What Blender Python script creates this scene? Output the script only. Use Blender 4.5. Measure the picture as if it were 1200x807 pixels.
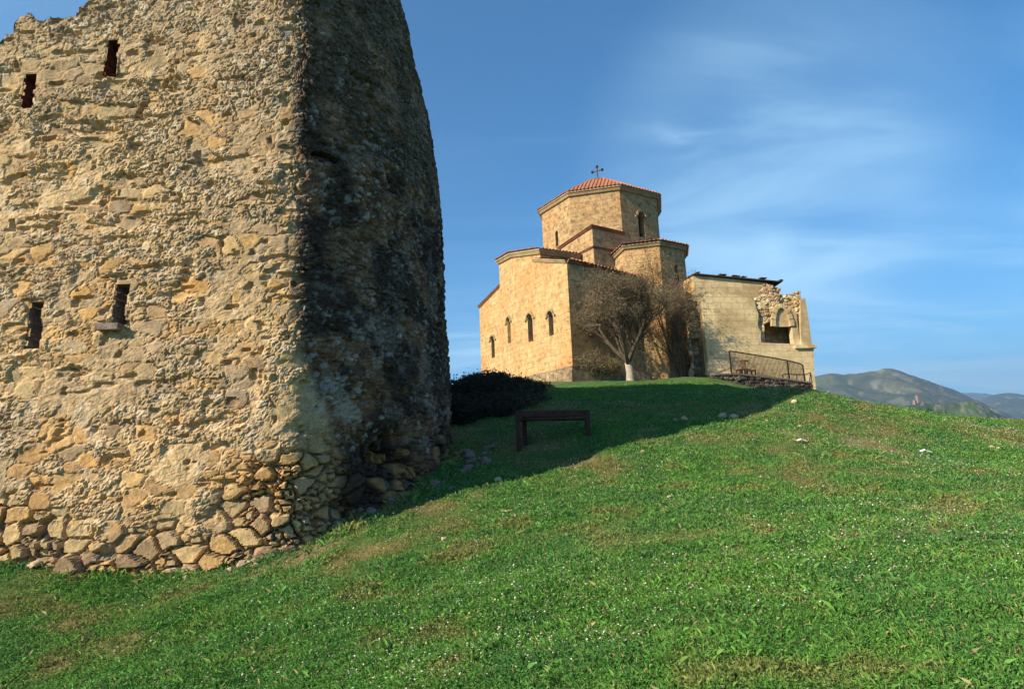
import bpy, bmesh, math, random
import numpy as np
from mathutils import Vector, Matrix
from mathutils.geometry import tessellate_polygon
random.seed(7); rng = np.random.default_rng(7)
for o in list(bpy.data.objects): bpy.data.objects.remove(o)
scene = bpy.context.scene; col = scene.collection
R_ = math.radians

# ---------------------------------------------------------------- camera, sky, sun, exposure
F_PX, PITCH, ROLL = 720.0, R_(10.3), R_(-2.25)
FW = np.array([0, math.cos(PITCH), math.sin(PITCH)])
r0 = np.array([1.0, 0, 0]); u0 = np.cross(r0, FW)
CR = math.cos(ROLL) * r0 + math.sin(ROLL) * u0
CU = -math.sin(ROLL) * r0 + math.cos(ROLL) * u0
cam_d = bpy.data.cameras.new('camera'); cam = bpy.data.objects.new('camera', cam_d); col.objects.link(cam)
M4 = Matrix([[CR[i], CU[i], -FW[i], 0] for i in range(3)] + [[0, 0, 0, 1]])
cam.matrix_world = M4
cam_d.sensor_width = 36; cam_d.lens = 36 * F_PX / 1200; cam_d.clip_start = 0.05; cam_d.clip_end = 60000
scene.camera = cam

SUN_PSI, SUN_EL = R_(-57), R_(29)          # psi: 0 = from behind the camera, negative = from the left
sdir = Vector((math.sin(SUN_PSI) * math.cos(SUN_EL), -math.cos(SUN_PSI) * math.cos(SUN_EL), math.sin(SUN_EL)))
sun_d = bpy.data.lights.new('sun', 'SUN'); sun_d.energy = 5.0; sun_d.angle = R_(0.5); sun_d.color = (1.0, 0.86, 0.66)
sun = bpy.data.objects.new('sun', sun_d); col.objects.link(sun)
sun.rotation_euler = sdir.to_track_quat('Z', 'Y').to_euler(); sun.location = (-30, -20, 30)

W = bpy.data.worlds.new('World'); scene.world = W; W.use_nodes = True
nt = W.node_tree; nd = nt.nodes; lk = nt.links
for n in list(nd): nd.remove(n)
def N(t, **k):
    n = nd.new(t)
    for a, b in k.items(): setattr(n, a, b)
    return n
sky = N('ShaderNodeTexSky', sky_type='NISHITA', sun_disc=False)
sky.sun_elevation = SUN_EL; sky.sun_rotation = math.atan2(sdir.x, sdir.y)
sky.air_density = 1.0; sky.dust_density = 0.6; sky.ozone_density = 3.0; sky.altitude = 600
bg = N('ShaderNodeBackground'); bg.inputs[1].default_value = 0.053
out = N('ShaderNodeOutputWorld')
tc = N('ShaderNodeTexCoord')
def mth(op, a, b=None, c=None, clamp=False):
    n = N('ShaderNodeMath', operation=op, use_clamp=clamp)
    for i, v in enumerate((a, b, c)):
        if v is None: continue
        if isinstance(v, (int, float)): n.inputs[i].default_value = v
        else: lk.new(v, n.inputs[i])
    return n.outputs[0]
def mrange(v, a, b, c, d, st='SMOOTHSTEP'):
    n = N('ShaderNodeMapRange', interpolation_type=st)
    lk.new(v, n.inputs[0])
    for i, x in enumerate((a, b, c, d)): n.inputs[1 + i].default_value = x
    return n.outputs[0]
sep = N('ShaderNodeSeparateXYZ'); lk.new(tc.outputs['Generated'], sep.inputs[0])
X, Y, Z = sep.outputs
# cirrus: stretched noise on the sky dome, in planar coordinates of a high cloud sheet
zz = mth('MAXIMUM', Z, 0.02)
zz = mth('ADD', zz, 0.12)
cx_ = mth('DIVIDE', X, zz); cy_ = mth('DIVIDE', Y, zz)
cmb = N('ShaderNodeCombineXYZ'); lk.new(cx_, cmb.inputs[0]); lk.new(cy_, cmb.inputs[1])
mp = N('ShaderNodeMapping'); lk.new(cmb.outputs[0], mp.inputs[0]); mp.inputs['Rotation'].default_value = (0, 0, R_(35)); mp.inputs['Scale'].default_value = (0.55, 1.5, 1)
n1 = N('ShaderNodeTexNoise'); lk.new(mp.outputs[0], n1.inputs['Vector']); n1.inputs['Scale'].default_value = 1.1; n1.inputs['Detail'].default_value = 9; n1.inputs['Roughness'].default_value = 0.56; n1.inputs['Distortion'].default_value = 0.7
n2 = N('ShaderNodeTexNoise'); lk.new(cmb.outputs[0], n2.inputs['Vector']); n2.inputs['Scale'].default_value = 0.5; n2.inputs['Detail'].default_value = 3
streak = mth('MULTIPLY', mrange(n1.outputs[0], 0.42, 0.80, 0, 1), mrange(n2.outputs[0], 0.38, 0.62, 0.25, 1))
def dirpx(px, py):
    v = FW + CR * (px - 600) / F_PX - CU * (py - 403.5) / F_PX
    return v / np.linalg.norm(v)
# the big veil of cirrus: a soft-edged round sheet high to the right
def cone(px, py, r_in, r_out, amp):
    d = dirpx(px, py)
    vm = N('ShaderNodeVectorMath', operation='DOT_PRODUCT'); lk.new(tc.outputs['Generated'], vm.inputs[0]); vm.inputs[1].default_value = tuple(d)
    ac = mth('ARCCOSINE', vm.outputs['Value'])
    ac = mth('ADD', ac, mth('MULTIPLY', mth('SUBTRACT', n1.outputs[0], 0.5), 0.16))
    return mrange(ac, R_(r_in), R_(r_out), amp, 0)
veil = cone(900, 200, 9, 17.0, 0.30)
wisp = cone(800, 155, 0.2, 3.2, 0.42)
wisp2 = cone(905, 292, 0.3, 3.4, 0.20)
low = mth('MULTIPLY', mrange(Z, 0.04, 0.34, 1, 0), mrange(n1.outputs[0], 0.38, 0.66, 0.22, 0.85))
vv = mth('MULTIPLY', veil, mrange(n1.outputs[0], 0.33, 0.66, 0.3, 1.0))
cl = mth('ADD', mth('ADD', mth('MULTIPLY', streak, 0.30), vv), mth('ADD', mth('MULTIPLY', mth('ADD', wisp, wisp2), mrange(n1.outputs[0], 0.40, 0.62, 0, 1)), low), clamp=True)
tint = N('ShaderNodeMix', data_type='RGBA', blend_type='MULTIPLY'); tint.inputs['Factor'].default_value = 1
lk.new(sky.outputs[0], tint.inputs['A']); tint.inputs['B'].default_value = (0.32, 1.10, 1.46, 1)
mixc = N('ShaderNodeMix', data_type='RGBA'); lk.new(cl, mixc.inputs['Factor']); lk.new(tint.outputs['Result'], mixc.inputs['A'])
mixc.inputs['B'].default_value = (6.4, 9.8, 11.8, 1)
lk.new(mixc.outputs['Result'], bg.inputs[0]); lk.new(bg.outputs[0], out.inputs[0])

scene.view_settings.view_transform = 'Standard'; scene.view_settings.look = 'None'
scene.view_settings.exposure = 1.2; scene.view_settings.gamma = 1
scene.render.engine = 'CYCLES'
scene.cycles.volume_bounces = 0; scene.cycles.max_bounces = 5; scene.cycles.diffuse_bounces = 3; scene.cycles.transparent_max_bounces = 4
scene.render.resolution_x = 1024; scene.render.resolution_y = 688

# ---------------------------------------------------------------- survey helpers (measured view rays, used to find world positions)
def ray(px, py, Yd):
    d = FW + CR * (px - 600) / F_PX - CU * (py - 403.5) / F_PX
    return d * (Yd / d[1])
def z_at(x, y, py):
    """height at plan point (x, y) seen at picture row py"""
    k = -(py - 403.5) / F_PX
    # (P.CU)/(P.FW) = k, P=(x,y,z)
    a = x * CU[0] + y * CU[1]; b = x * FW[0] + y * FW[1]
    return (k * b - a) / (CU[2] - k * FW[2])
def px_of(x, y, z):
    P = np.array([x, y, z]); return 600 + F_PX * P.dot(CR) / P.dot(FW), 403.5 - F_PX * P.dot(CU) / P.dot(FW)

# ---------------------------------------------------------------- noise
def _hash(ix, iy, seed):
    h = (ix.astype(np.int64) * 374761393 + iy.astype(np.int64) * 668265263 + seed * 1442695041) & 0xffffffff
    h = ((h ^ (h >> 13)) * 1274126177) & 0xffffffff
    h = (h ^ (h >> 16)) & 0xffffffff
    return h / 4294967295.0
def vn(x, y, seed=0):
    x = np.asarray(x, float); y = np.asarray(y, float)
    ix = np.floor(x); iy = np.floor(y); fx = x - ix; fy = y - iy
    fx = fx * fx * (3 - 2 * fx); fy = fy * fy * (3 - 2 * fy)
    a = _hash(ix, iy, seed); b = _hash(ix + 1, iy, seed); c = _hash(ix, iy + 1, seed); d = _hash(ix + 1, iy + 1, seed)
    return (a * (1 - fx) + b * fx) * (1 - fy) + (c * (1 - fx) + d * fx) * fy
def fbm(x, y, o=4, seed=0, g=0.5):
    s = 0; a = 1; t = 0
    for i in range(o):
        s = s + a * vn(x * 2 ** i + 13.7 * i, y * 2 ** i - 7.1 * i, seed + i); t += a; a *= g
    return s / t
def sst(x, a, b):
    t = np.clip((x - a) / (b - a), 0, 1); return t * t * (3 - 2 * t)
def voro(u, v, su, sv, seed, jit=0.8, p=2.6):
    """jittered brick-like cells: F1, F2-F1 edge distance, id hash"""
    gu = u / su; gv = v / sv
    iv = np.floor(gv)
    f1 = np.full(u.shape, 9.0); f2 = np.full(u.shape, 9.0); idu = np.zeros(u.shape); idv = np.zeros(u.shape)
    for dv in (-1, 0, 1):
        rv = iv + dv
        off = _hash(rv, rv * 0, seed + 5) * 1.0
        g2 = gu + off; iu = np.floor(g2)
        for du in (-1, 0, 1):
            cu = iu + du
            pu = cu + 0.5 + (_hash(cu, rv, seed) - 0.5) * jit
            pv = rv + 0.5 + (_hash(cu, rv, seed + 1) - 0.5) * jit
            wgt = 0.85 + 0.35 * _hash(cu, rv, seed + 2)
            d = ((np.abs(g2 - pu)) ** p + (np.abs(gv - pv)) ** p) ** (1 / p) * wgt
            m = d < f1
            f2 = np.where(m, f1, np.minimum(f2, d)); idu = np.where(m, cu, idu); idv = np.where(m, rv, idv)
            f1 = np.where(m, d, f1)
    return f1, f2 - f1, idu, idv

# ---------------------------------------------------------------- object helpers
def tag(o, label=None, cat=None, group=None, kind=None):
    if label: o['label'] = label
    if cat: o['category'] = cat
    if group: o['group'] = group
    if kind: o['kind'] = kind
    return o
def empty(name, loc, label, cat, group=None, rz=0):
    o = bpy.data.objects.new(name, None); col.objects.link(o); o.location = loc; o.rotation_euler = (0, 0, rz)
    o.empty_display_size = 0.3
    return tag(o, label, cat, group)
def link(name, me, mat, parent=None):
    o = bpy.data.objects.new(name, me); col.objects.link(o)
    if mat: me.materials.append(mat)
    if parent is not None:
        o.parent = parent
        o.matrix_parent_inverse = parent_inv(parent)
    return o
def parent_inv(p):
    m = Matrix.LocRotScale(p.location, p.rotation_euler, p.scale)
    q = p.parent
    while q is not None:
        m = Matrix.LocRotScale(q.location, q.rotation_euler, q.scale) @ q.matrix_parent_inverse @ m if False else m
        q = q.parent
    return m.inverted()
def np_mesh(name, V, F=None, cols=None, loops=None, starts=None, smooth=True, uv=None):
    """F: (n,3) or (n,4) array"""
    me = bpy.data.meshes.new(name)
    V = np.asarray(V, np.float32); F = np.asarray(F, np.int32)
    k = F.shape[1]
    me.vertices.add(len(V)); me.vertices.foreach_set('co', V.ravel())
    me.loops.add(F.size); me.loops.foreach_set('vertex_index', F.ravel())
    me.polygons.add(len(F)); me.polygons.foreach_set('loop_start', np.arange(0, F.size, k, dtype=np.int32))
    me.polygons.foreach_set('use_smooth', np.full(len(F), smooth))
    me.update(calc_edges=True)
    if cols is not None:
        a = me.color_attributes.new('tint', 'FLOAT_COLOR', 'POINT')
        c = np.ones((len(V), 4), np.float32); c[:, :3] = cols
        a.data.foreach_set('color', c.ravel())
    if uv is not None:
        l = me.uv_layers.new(name='UVMap'); l.data.foreach_set('uv', np.asarray(uv, np.float32)[F.ravel()].ravel())
    return me
class MB:
    """collects faces with uv; builds ONE mesh"""
    def __init__(s): s.v = []; s.f = []; s.uv = []
    def face(s, pts, uvs=None):
        i = len(s.v); s.v += [tuple(map(float, p)) for p in pts]; s.f.append(tuple(range(i, i + len(pts))))
        if uvs is None:
            n = Vector((0, 0, 0)); P = [Vector(p) for p in pts]
            n = (P[1] - P[0]).cross(P[2] - P[0])
            if n.length < 1e-9: uvs = [(p.x, p.y) for p in P]
            elif abs(n.normalized().z) > 0.75: uvs = [(p.x, p.y) for p in P]
            else:
                t = Vector((-n.y, n.x, 0)).normalized(); uvs = [(p.dot(t), p.z) for p in P]
        s.uv.append(uvs)
    def quad(s, a, b, c, d): s.face([a, b, c, d])
    def poly(s, outer, holes, to3):
        """2-D outline with holes, mapped by to3"""
        loops = [[Vector((p[0], p[1], 0)) for p in outer]] + [[Vector((p[0], p[1], 0)) for p in h] for h in holes]
        flat = [p for l in loops for p in l]
        for t in tessellate_polygon(loops):
            pts = [to3(flat[i].x, flat[i].y) for i in t]; s.face(pts, [(flat[i].x, flat[i].y) for i in t])
    def box(s, c, size, rz=0, top=1.0):
        cx, cy, cz = c; hx, hy, hz = [k / 2 for k in size]; ca, sa = math.cos(rz), math.sin(rz)
        def p(x, y, z, k=1): x *= k; y *= k; return (cx + x * ca - y * sa, cy + x * sa + y * ca, cz + z)
        b = [p(-hx, -hy, -hz), p(hx, -hy, -hz), p(hx, hy, -hz), p(-hx, hy, -hz)]
        t = [p(-hx, -hy, hz, top), p(hx, -hy, hz, top), p(hx, hy, hz, top), p(-hx, hy, hz, top)]
        s.face(b[::-1]); s.face(t)
        for i in range(4): j = (i + 1) % 4; s.face([b[i], b[j], t[j], t[i]])
    def bar(s, a, b, w, h=None, up=(0, 0, 1)):
        h = h or w; a = Vector(a); b = Vector(b); d = (b - a).normalized(); u = Vector(up)
        if abs(d.dot(u)) > 0.98: u = Vector((1, 0, 0))
        sx = d.cross(u).normalized(); uu = sx.cross(d).normalized()
        r = [(-1, -1), (1, -1), (1, 1), (-1, 1)]
        A = [a + sx * (i * w / 2) + uu * (j * h / 2) for i, j in r]; B = [b + sx * (i * w / 2) + uu * (j * h / 2) for i, j in r]
        s.face(A[::-1]); s.face(B)
        for i in range(4): j = (i + 1) % 4; s.face([A[i], A[j], B[j], B[i]])
    def tube(s, pts, rad, n=6):
        pts = [Vector(p) for p in pts]; rad = rad if hasattr(rad, '__len__') else [rad] * len(pts); rings = []
        for i, p in enumerate(pts):
            d = (pts[min(i + 1, len(pts) - 1)] - pts[max(i - 1, 0)]).normalized()
            u = Vector((0, 0, 1)) if abs(d.z) < 0.9 else Vector((1, 0, 0)); a = d.cross(u).normalized(); b = d.cross(a)
            rings.append([p + (a * math.cos(2 * math.pi * k / n) + b * math.sin(2 * math.pi * k / n)) * rad[i] for k in range(n)])
        for i in range(len(rings) - 1):
            for k in range(n): j = (k + 1) % n; s.face([rings[i][k], rings[i][j], rings[i + 1][j], rings[i + 1][k]])
        s.face(rings[0]); s.face(rings[-1][::-1])
    def build(s, name, mat, parent=None, smooth=False, merge=False):
        me = bpy.data.meshes.new(name); me.from_pydata(s.v, [], s.f)
        l = me.uv_layers.new(name='UVMap'); k = 0
        for uvs in s.uv:
            for q in uvs: l.data[k].uv = q; k += 1
        me.polygons.foreach_set('use_smooth', [smooth] * len(me.polygons)); me.update()
        bm = bmesh.new(); bm.from_mesh(me)
        bmesh.ops.remove_doubles(bm, verts=bm.verts, dist=0.0005)
        bmesh.ops.recalc_face_normals(bm, faces=bm.faces); bm.to_mesh(me); bm.free()
        return link(name, me, mat, parent)

# ---------------------------------------------------------------- materials
def mat(name): 
    m = bpy.data.materials.new(name); m.use_nodes = True; t = m.node_tree
    for n in list(t.nodes): t.nodes.remove(n)
    o = t.nodes.new('ShaderNodeOutputMaterial'); b = t.nodes.new('ShaderNodeBsdfPrincipled'); t.links.new(b.outputs[0], o.inputs[0])
    b.inputs['Roughness'].default_value = 0.92; b.inputs['Specular IOR Level'].default_value = 0.2
    return m, t, b
def nd_(t, ty, ins=None, **k):
    n = t.nodes.new(ty)
    for a, b in k.items(): setattr(n, a, b)
    for key, v in (ins or {}).items():
        if hasattr(v, 'is_linked') or isinstance(v, bpy.types.NodeSocket): t.links.new(v, n.inputs[key])
        else: n.inputs[key].default_value = v
    return n
def ramp(t, fac, stops):
    r = t.nodes.new('ShaderNodeValToRGB'); t.links.new(fac, r.inputs[0])
    e = r.color_ramp.elements
    while len(e) < len(stops): e.new(0.5)
    for i, (p, c) in enumerate(stops): e[i].position = p; e[i].color = (*c, 1) if len(c) == 3 else c
    return r.outputs[0]
def noise(t, vec, scale, detail=6, rough=0.6, dist=0):
    n = t.nodes.new('ShaderNodeTexNoise'); t.links.new(vec, n.inputs['Vector']); n.inputs['Scale'].default_value = scale
    n.inputs['Detail'].default_value = detail; n.inputs['Roughness'].default_value = rough; n.inputs['Distortion'].default_value = dist
    return n.outputs[0]
def mixc_(t, fac, a, b, mode='MIX'):
    n = t.nodes.new('ShaderNodeMix'); n.data_type = 'RGBA'; n.blend_type = mode
    for s, v in (('Factor', fac), ('A', a), ('B', b)):
        if isinstance(v, bpy.types.NodeSocket): t.links.new(v, n.inputs[s])
        elif isinstance(v, tuple): n.inputs[s].default_value = (*v, 1)
        else: n.inputs[s].default_value = v
    return n.outputs['Result']
def bump(t, b, h, strength, dist, prev=None):
    n = t.nodes.new('ShaderNodeBump'); n.inputs['Strength'].default_value = strength; n.inputs['Distance'].default_value = dist
    t.links.new(h, n.inputs['Height'])
    if prev is not None: t.links.new(prev, n.inputs['Normal'])
    t.links.new(n.outputs[0], b.inputs['Normal']); return n.outputs[0]

def ashlar(name, c1, c2, c3, stain, bw=0.95, bh=0.42, mort=0.02, bumpd=0.05, worn=0.5, mott=1.0):
    m, t, b = mat(name); g = nd_(t, 'ShaderNodeNewGeometry').outputs['Position']; uv = nd_(t, 'ShaderNodeUVMap').outputs[0]
    wob = noise(t, g, 0.9, 2); 
    wv = nd_(t, 'ShaderNodeVectorMath', {0: uv}, operation='ADD')
    sc = nd_(t, 'ShaderNodeVectorMath', {0: nd_(t, 'ShaderNodeTexNoise', {'Vector': g, 'Scale': 1.3, 'Detail': 3}).outputs['Color'], 'Scale': 0.10}, operation='SCALE')
    t.links.new(sc.outputs[0], wv.inputs[1])
    br = nd_(t, 'ShaderNodeTexBrick', {'Vector': wv.outputs[0], 'Color1': (0, 0, 0, 1), 'Color2': (1, 1, 1, 1), 'Mortar': (0.5, 0.5, 0.5, 1), 'Scale': 1.0, 'Mortar Size': mort, 'Mortar Smooth': 0.4, 'Bias': 0.0, 'Brick Width': bw, 'Row Height': bh})
    br.offset = 0.43; br.squash = 0.72; br.squash_frequency = 3
    cm = tuple(.62 * c2[i] + .38 * c1[i] for i in range(3)); cn = tuple(.6 * c2[i] + .4 * c3[i] for i in range(3))
    base = ramp(t, br.outputs['Color'], [(0.0, cm), (0.45, c2), (1.0, cn)])
    n1 = noise(t, g, 0.35, 6, 0.6, 0.4); n2 = noise(t, g, 2.2, 7, 0.65); n3 = noise(t, g, 9.0, 5, 0.7)
    base = mixc_(t, ramp(t, n1, [(0.44, (0, 0, 0)), (0.64, (1, 1, 1))]), base, stain)
    base = mixc_(t, mott, base, ramp(t, n2, [(0.34, (0.50, 0.46, 0.42)), (0.50, (1.0, 1.0, 1.0)), (0.68, (1.28, 1.20, 1.05))]), 'MULTIPLY')
    base = mixc_(t, 0.75 * mott, base, ramp(t, n3, [(0.32, (0.5, 0.46, 0.42)), (0.55, (1.1, 1.1, 1.1))]), 'MULTIPLY')
    mo = mixc_(t, nd_(t, 'ShaderNodeMath', {0: br.outputs['Fac'], 1: 0.55}, operation='MULTIPLY').outputs[0], base, (c1[0] * 0.6, c1[1] * 0.6, c1[2] * 0.6))
    t.links.new(mo, b.inputs['Base Color'])
    inv = nd_(t, 'ShaderNodeMath', {0: 1.0, 1: br.outputs['Fac']}, operation='SUBTRACT').outputs[0]
    h1 = bump(t, b, inv, 0.5, bumpd)
    h2 = bump(t, b, n2, worn, 0.22, h1)
    bump(t, b, n3, worn, 0.08, h2)
    return m
M = {}
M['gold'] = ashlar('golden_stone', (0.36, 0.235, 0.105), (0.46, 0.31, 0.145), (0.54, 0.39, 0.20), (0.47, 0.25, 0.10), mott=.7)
M['brown'] = ashlar('weathered_shade_stone', (0.27, 0.185, 0.095), (0.37, 0.255, 0.13), (0.46, 0.33, 0.18), (0.40, 0.24, 0.11))  # drum stone; on faces turned from the sun its darker tone paints shade
M['pale'] = ashlar('pale_stone', (0.52, 0.39, 0.205), (0.60, 0.46, 0.255), (0.66, 0.54, 0.33), (0.36, 0.26, 0.13), 0.95, 0.48, 0.022, 0.04, 0.22, 0.35)
M['plinth'] = ashlar('plinth_stone', (0.28, 0.20, 0.11), (0.36, 0.27, 0.16), (0.46, 0.36, 0.22), (0.2, 0.15, 0.09), 0.7, 0.9, 0.05, 0.12, 0.9)

def plain(name, c1, c2, scale=3.0, rough=0.9, bd=0.02, metal=0.0):
    m, t, b = mat(name); g = nd_(t, 'ShaderNodeTexCoord').outputs['Object']
    n = noise(t, g, scale, 8, 0.65, 0.3)
    t.links.new(ramp(t, n, [(0.32, c1), (0.68, c2)]), b.inputs['Base Color']); b.inputs['Roughness'].default_value = rough; b.inputs['Metallic'].default_value = metal
    bump(t, b, noise(t, g, scale * 4, 6, 0.7), 0.6, bd)
    return m
M['tile'] = plain('terracotta_tile', (0.20, 0.075, 0.04), (0.46, 0.19, 0.10), 2.2)
M['tile2'] = plain('weathered_tile', (0.11, 0.06, 0.04), (0.26, 0.13, 0.075), 1.2)
M['cornice'] = plain('cornice_stone', (0.22, 0.16, 0.09), (0.38, 0.28, 0.155), 1.5)
M['dark'] = plain('dark_interior', (0.012, 0.009, 0.007), (0.03, 0.02, 0.015), 3)
M['iron'] = plain('dark_iron', (0.02, 0.016, 0.014), (0.07, 0.045, 0.03), 8, 0.6, 0.003, 0.4)
M['rustwood'] = plain('reddish_wood', (0.03, 0.012, 0.01), (0.08, 0.026, 0.02), 6, 0.7, 0.005)
M['wood'] = plain('brown_wood', (0.09, 0.05, 0.03), (0.2, 0.12, 0.06), 6, 0.8, 0.01)
M['rock'] = plain('tan_rock', (0.32, 0.22, 0.12), (0.58, 0.44, 0.28), 6, 0.95, 0.02)
M['rockdark'] = plain('grey_rock', (0.10, 0.075, 0.06), (0.28, 0.22, 0.18), 5, 0.95, 0.03)
M['slate'] = plain('dark_roof_sheet', (0.03, 0.022, 0.016), (0.09, 0.06, 0.04), 2)
M['bark'] = plain('bark', (0.055, 0.04, 0.028), (0.13, 0.095, 0.065), 5, 0.95, 0.03)
M['lime'] = plain('limewash', (0.20, 0.165, 0.12), (0.38, 0.33, 0.25), 5, 0.95, 0.02)
M['litter'] = plain('white_plastic', (0.6, 0.62, 0.66), (0.8, 0.82, 0.85), 4, 0.5, 0.002)
M['redbrick'] = plain('red_brick', (0.07, 0.022, 0.014), (0.22, 0.075, 0.045), 9, 0.95, 0.02)

def attr_mat(name, rough=0.9, fine=28.0, bd=0.03, amp=0.55, trans=0.0, lim=True):
    m, t, b = mat(name); g = nd_(t, 'ShaderNodeTexCoord').outputs['Object']
    a = nd_(t, 'ShaderNodeAttribute', attribute_name='tint').outputs['Color']
    if fine:
        n = noise(t, g, fine, 7, 0.7); n0 = noise(t, g, fine * 0.22, 6, 0.65)
        c = mixc_(t, amp, a, ramp(t, n, [(0.30, (0.45, 0.42, 0.40)), (0.5, (1, 1, 1)), (0.72, (1.35, 1.32, 1.25))]), 'MULTIPLY')
        c = mixc_(t, amp, c, ramp(t, n0, [(0.32, (0.7, 0.68, 0.66)), (0.6, (1.15, 1.12, 1.08))]), 'MULTIPLY')
        t.links.new(c, b.inputs['Base Color'])
        h = bump(t, b, n0, 0.8, bd * 2.2); bump(t, b, n, 0.9, bd, h)
    else: t.links.new(a, b.inputs['Base Color'])
    b.inputs['Roughness'].default_value = rough
    if trans:
        tr = nd_(t, 'ShaderNodeBsdfTranslucent', {'Color': a}); mx = nd_(t, 'ShaderNodeMixShader', {0: trans})
        t.links.new(b.outputs[0], mx.inputs[1]); t.links.new(tr.outputs[0], mx.inputs[2])
        t.links.new(mx.outputs[0], [n for n in t.nodes if n.type == 'OUTPUT_MATERIAL'][0].inputs[0])
    return m
M['rubble'] = attr_mat('rubble_masonry', 0.95, 24.0, 0.014, 0.8)
M['rubble2'] = attr_mat('rubble_core', 0.95, 6.0, 0.06, 0.7)
M['leaf'] = attr_mat('foliage', 0.7, 0, trans=0.25)
M['grass'] = attr_mat('grass_blade', 0.55, 0, trans=0.3)
M['soil'] = attr_mat('turf_ground', 0.97, 14.0, 0.03, 0.7)
M['hill'] = attr_mat('hillside', 0.97, 0.02, 10.0, 0.6)

# ---------------------------------------------------------------- ground
cp = []
def CPp(px, py, Yd): cp.append(tuple(ray(px, py, Yd)))
for p in [(0,650,9.6),(60,668,9.4),(175,679,9.4),(250,668,9.4),(330,643,9.7),(400,612,10.4),(470,580,11.6),
          (528,560,12.2),(600,553,12.7),(700,515,14.2),(800,490,16.1),(870,470,17.8),(924,455,18.4),(958,462,18.2),
          (1000,471,18.5),(1054,479,19),(1127,489,19),(1200,496,19),(530,505,16),(560,478,21),(600,496,17),(600,463,22),
          (650,492,17.2),(694,456,25),(700,482,18.5),(800,454,25),(800,472,19.5),(850,452,27),(540,468,25),(620,456,26),
          (600,449,50),(668,449,46),(745,447,44),(830,442,43),(540,458,40),(1060,530,13),(950,500,15)]: CPp(*p)
cp += [(0,0,-1.6),(0,-8,-2.2),(4,4,-1.2),(8,11,-.55),(2,3,-1.42),(-4.4,5.3,-1.92),(-2,3,-1.72),(14,14,-.6),(14,6,-1.6),(14,24,.9),(15,30,.6),(30,30,-2),(22,20,-.6),
       (40,60,-7),(12,26,1.5),(19,42,3.0),(21,46,3.4),(24,50,3.0),(9,57,5.4),(9,75,4.5),(32,62,1),(-12,55,3.5),(-20,40,1),(-28,15,-2),(-16,25,1),(-10,12,-1.3),(-20,0,-3),(20,-5,-2.5),(0,-20,-4),
       (-5,20,.4),(-3,30,2.0),(16,50,5.0),(4,48,5.2)]
cp = np.array(cp)
def tps_phi(r2): return 0.5 * r2 * np.log(r2 + 1e-9)
_n = len(cp); _d2 = ((cp[:, None, :2] - cp[None, :, :2]) ** 2).sum(-1)
_K = tps_phi(_d2) + np.eye(_n) * 0.6; _P = np.c_[np.ones(_n), cp[:, :2]]
_A = np.block([[_K, _P], [_P.T, np.zeros((3, 3))]]); _w = np.linalg.solve(_A, np.r_[cp[:, 2], 0, 0, 0])
def ground_z(x, y, micro=True):
    x = np.atleast_1d(np.asarray(x, float)); y = np.atleast_1d(np.asarray(y, float)); sh = x.shape; x = x.ravel(); y = y.ravel()
    z = np.zeros(len(x))
    for s in range(0, len(x), 40000):
        xs = x[s:s + 40000]; ys = y[s:s + 40000]
        d2 = (xs[:, None] - cp[None, :, 0]) ** 2 + (ys[:, None] - cp[None, :, 1]) ** 2
        z[s:s + 40000] = tps_phi(d2) @ _w[:_n] + _w[_n] + _w[_n + 1] * xs + _w[_n + 2] * ys
    r = np.hypot(x - 4, y - 28)
    far = 2.0 - 260 * sst(r, 30, 900) - 0.10 * np.clip(r - 40, 0, 300)
    far = far + (fbm(x / 90, y / 90, 5, 3) - 0.5) * 40 * sst(r, 90, 500)
    k = sst(r, 42, 75); z = z * (1 - k) + far * k
    if micro:
        z = z + (fbm(x * 0.9, y * 0.9, 3, 11) - 0.5) * 0.16 + (fbm(x * 4.5, y * 4.5, 3, 17) - 0.5) * 0.055
    return z.reshape(sh)
bare_spots = []
for px, py, Yg, r in [(715,752,4.1,.12),(650,742,4.2,.12),(620,743,4.3,.12),(395,722,5.2,.1),(880,577,8.2,.3),(850,610,7.0,.25),(1000,612,7.2,.3),(1120,608,7.4,.3),(1010,512,13.5,.8),(940,510,14,.7),(1180,515,14.5,.8),(1130,500,17,.6),
                      (300,668,8.9,.3),(345,650,9.2,.3),(380,635,9.5,.3),(420,620,9.9,.3),(1075,503,16,.5),(760,505,15,.35),(810,493,16,.5),(870,488,16.5,.7),(560,585,11,.3),(1100,620,7,.3),(820,700,5,.15)]:
    p = ray(px, py, Yg); bare_spots.append((p[0], p[1], r))
def turf_tint(x, y):
    """albedo of the turf: green, with yellowed and bare patches"""
    a = fbm(x * 0.33, y * 0.33, 4, 31); b = fbm(x * 1.7, y * 1.7, 4, 37); c = fbm(x * 0.9 + 5, y * 1.4, 4, 43)
    g = np.stack([0.055 + 0.070 * b, 0.150 + 0.115 * b, 0.030 + 0.022 * a], -1)
    dry = sst(a * 0.45 + c * 0.35 + b * .2, 0.48, 0.64)[..., None] * 0.60
    g = g * (1 - dry) + np.array([0.190, 0.215, 0.060]) * dry
    yl = sst(b * 0.7 + a * 0.3, 0.54, 0.68)[..., None] * 0.55
    g = g * (1 - yl) + np.array([0.20, 0.15, 0.06]) * yl
    bare = .6 * sst(c * 0.45 + b * 0.55, 0.66, 0.76)
    for sx, sy, r in bare_spots:
        d = np.hypot(x - sx, (y - sy) * 0.8) / r + (b - 0.5) * 1.6
        bare = np.maximum(bare, .75 * (1 - sst(d, 0.2, 1.3)))
    return g, bare
xs = np.unique(np.round(np.concatenate([-np.geomspace(14, 12000, 60), np.arange(-14, 24.01, 0.16), np.geomspace(24, 12000, 60)]), 3))
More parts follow.
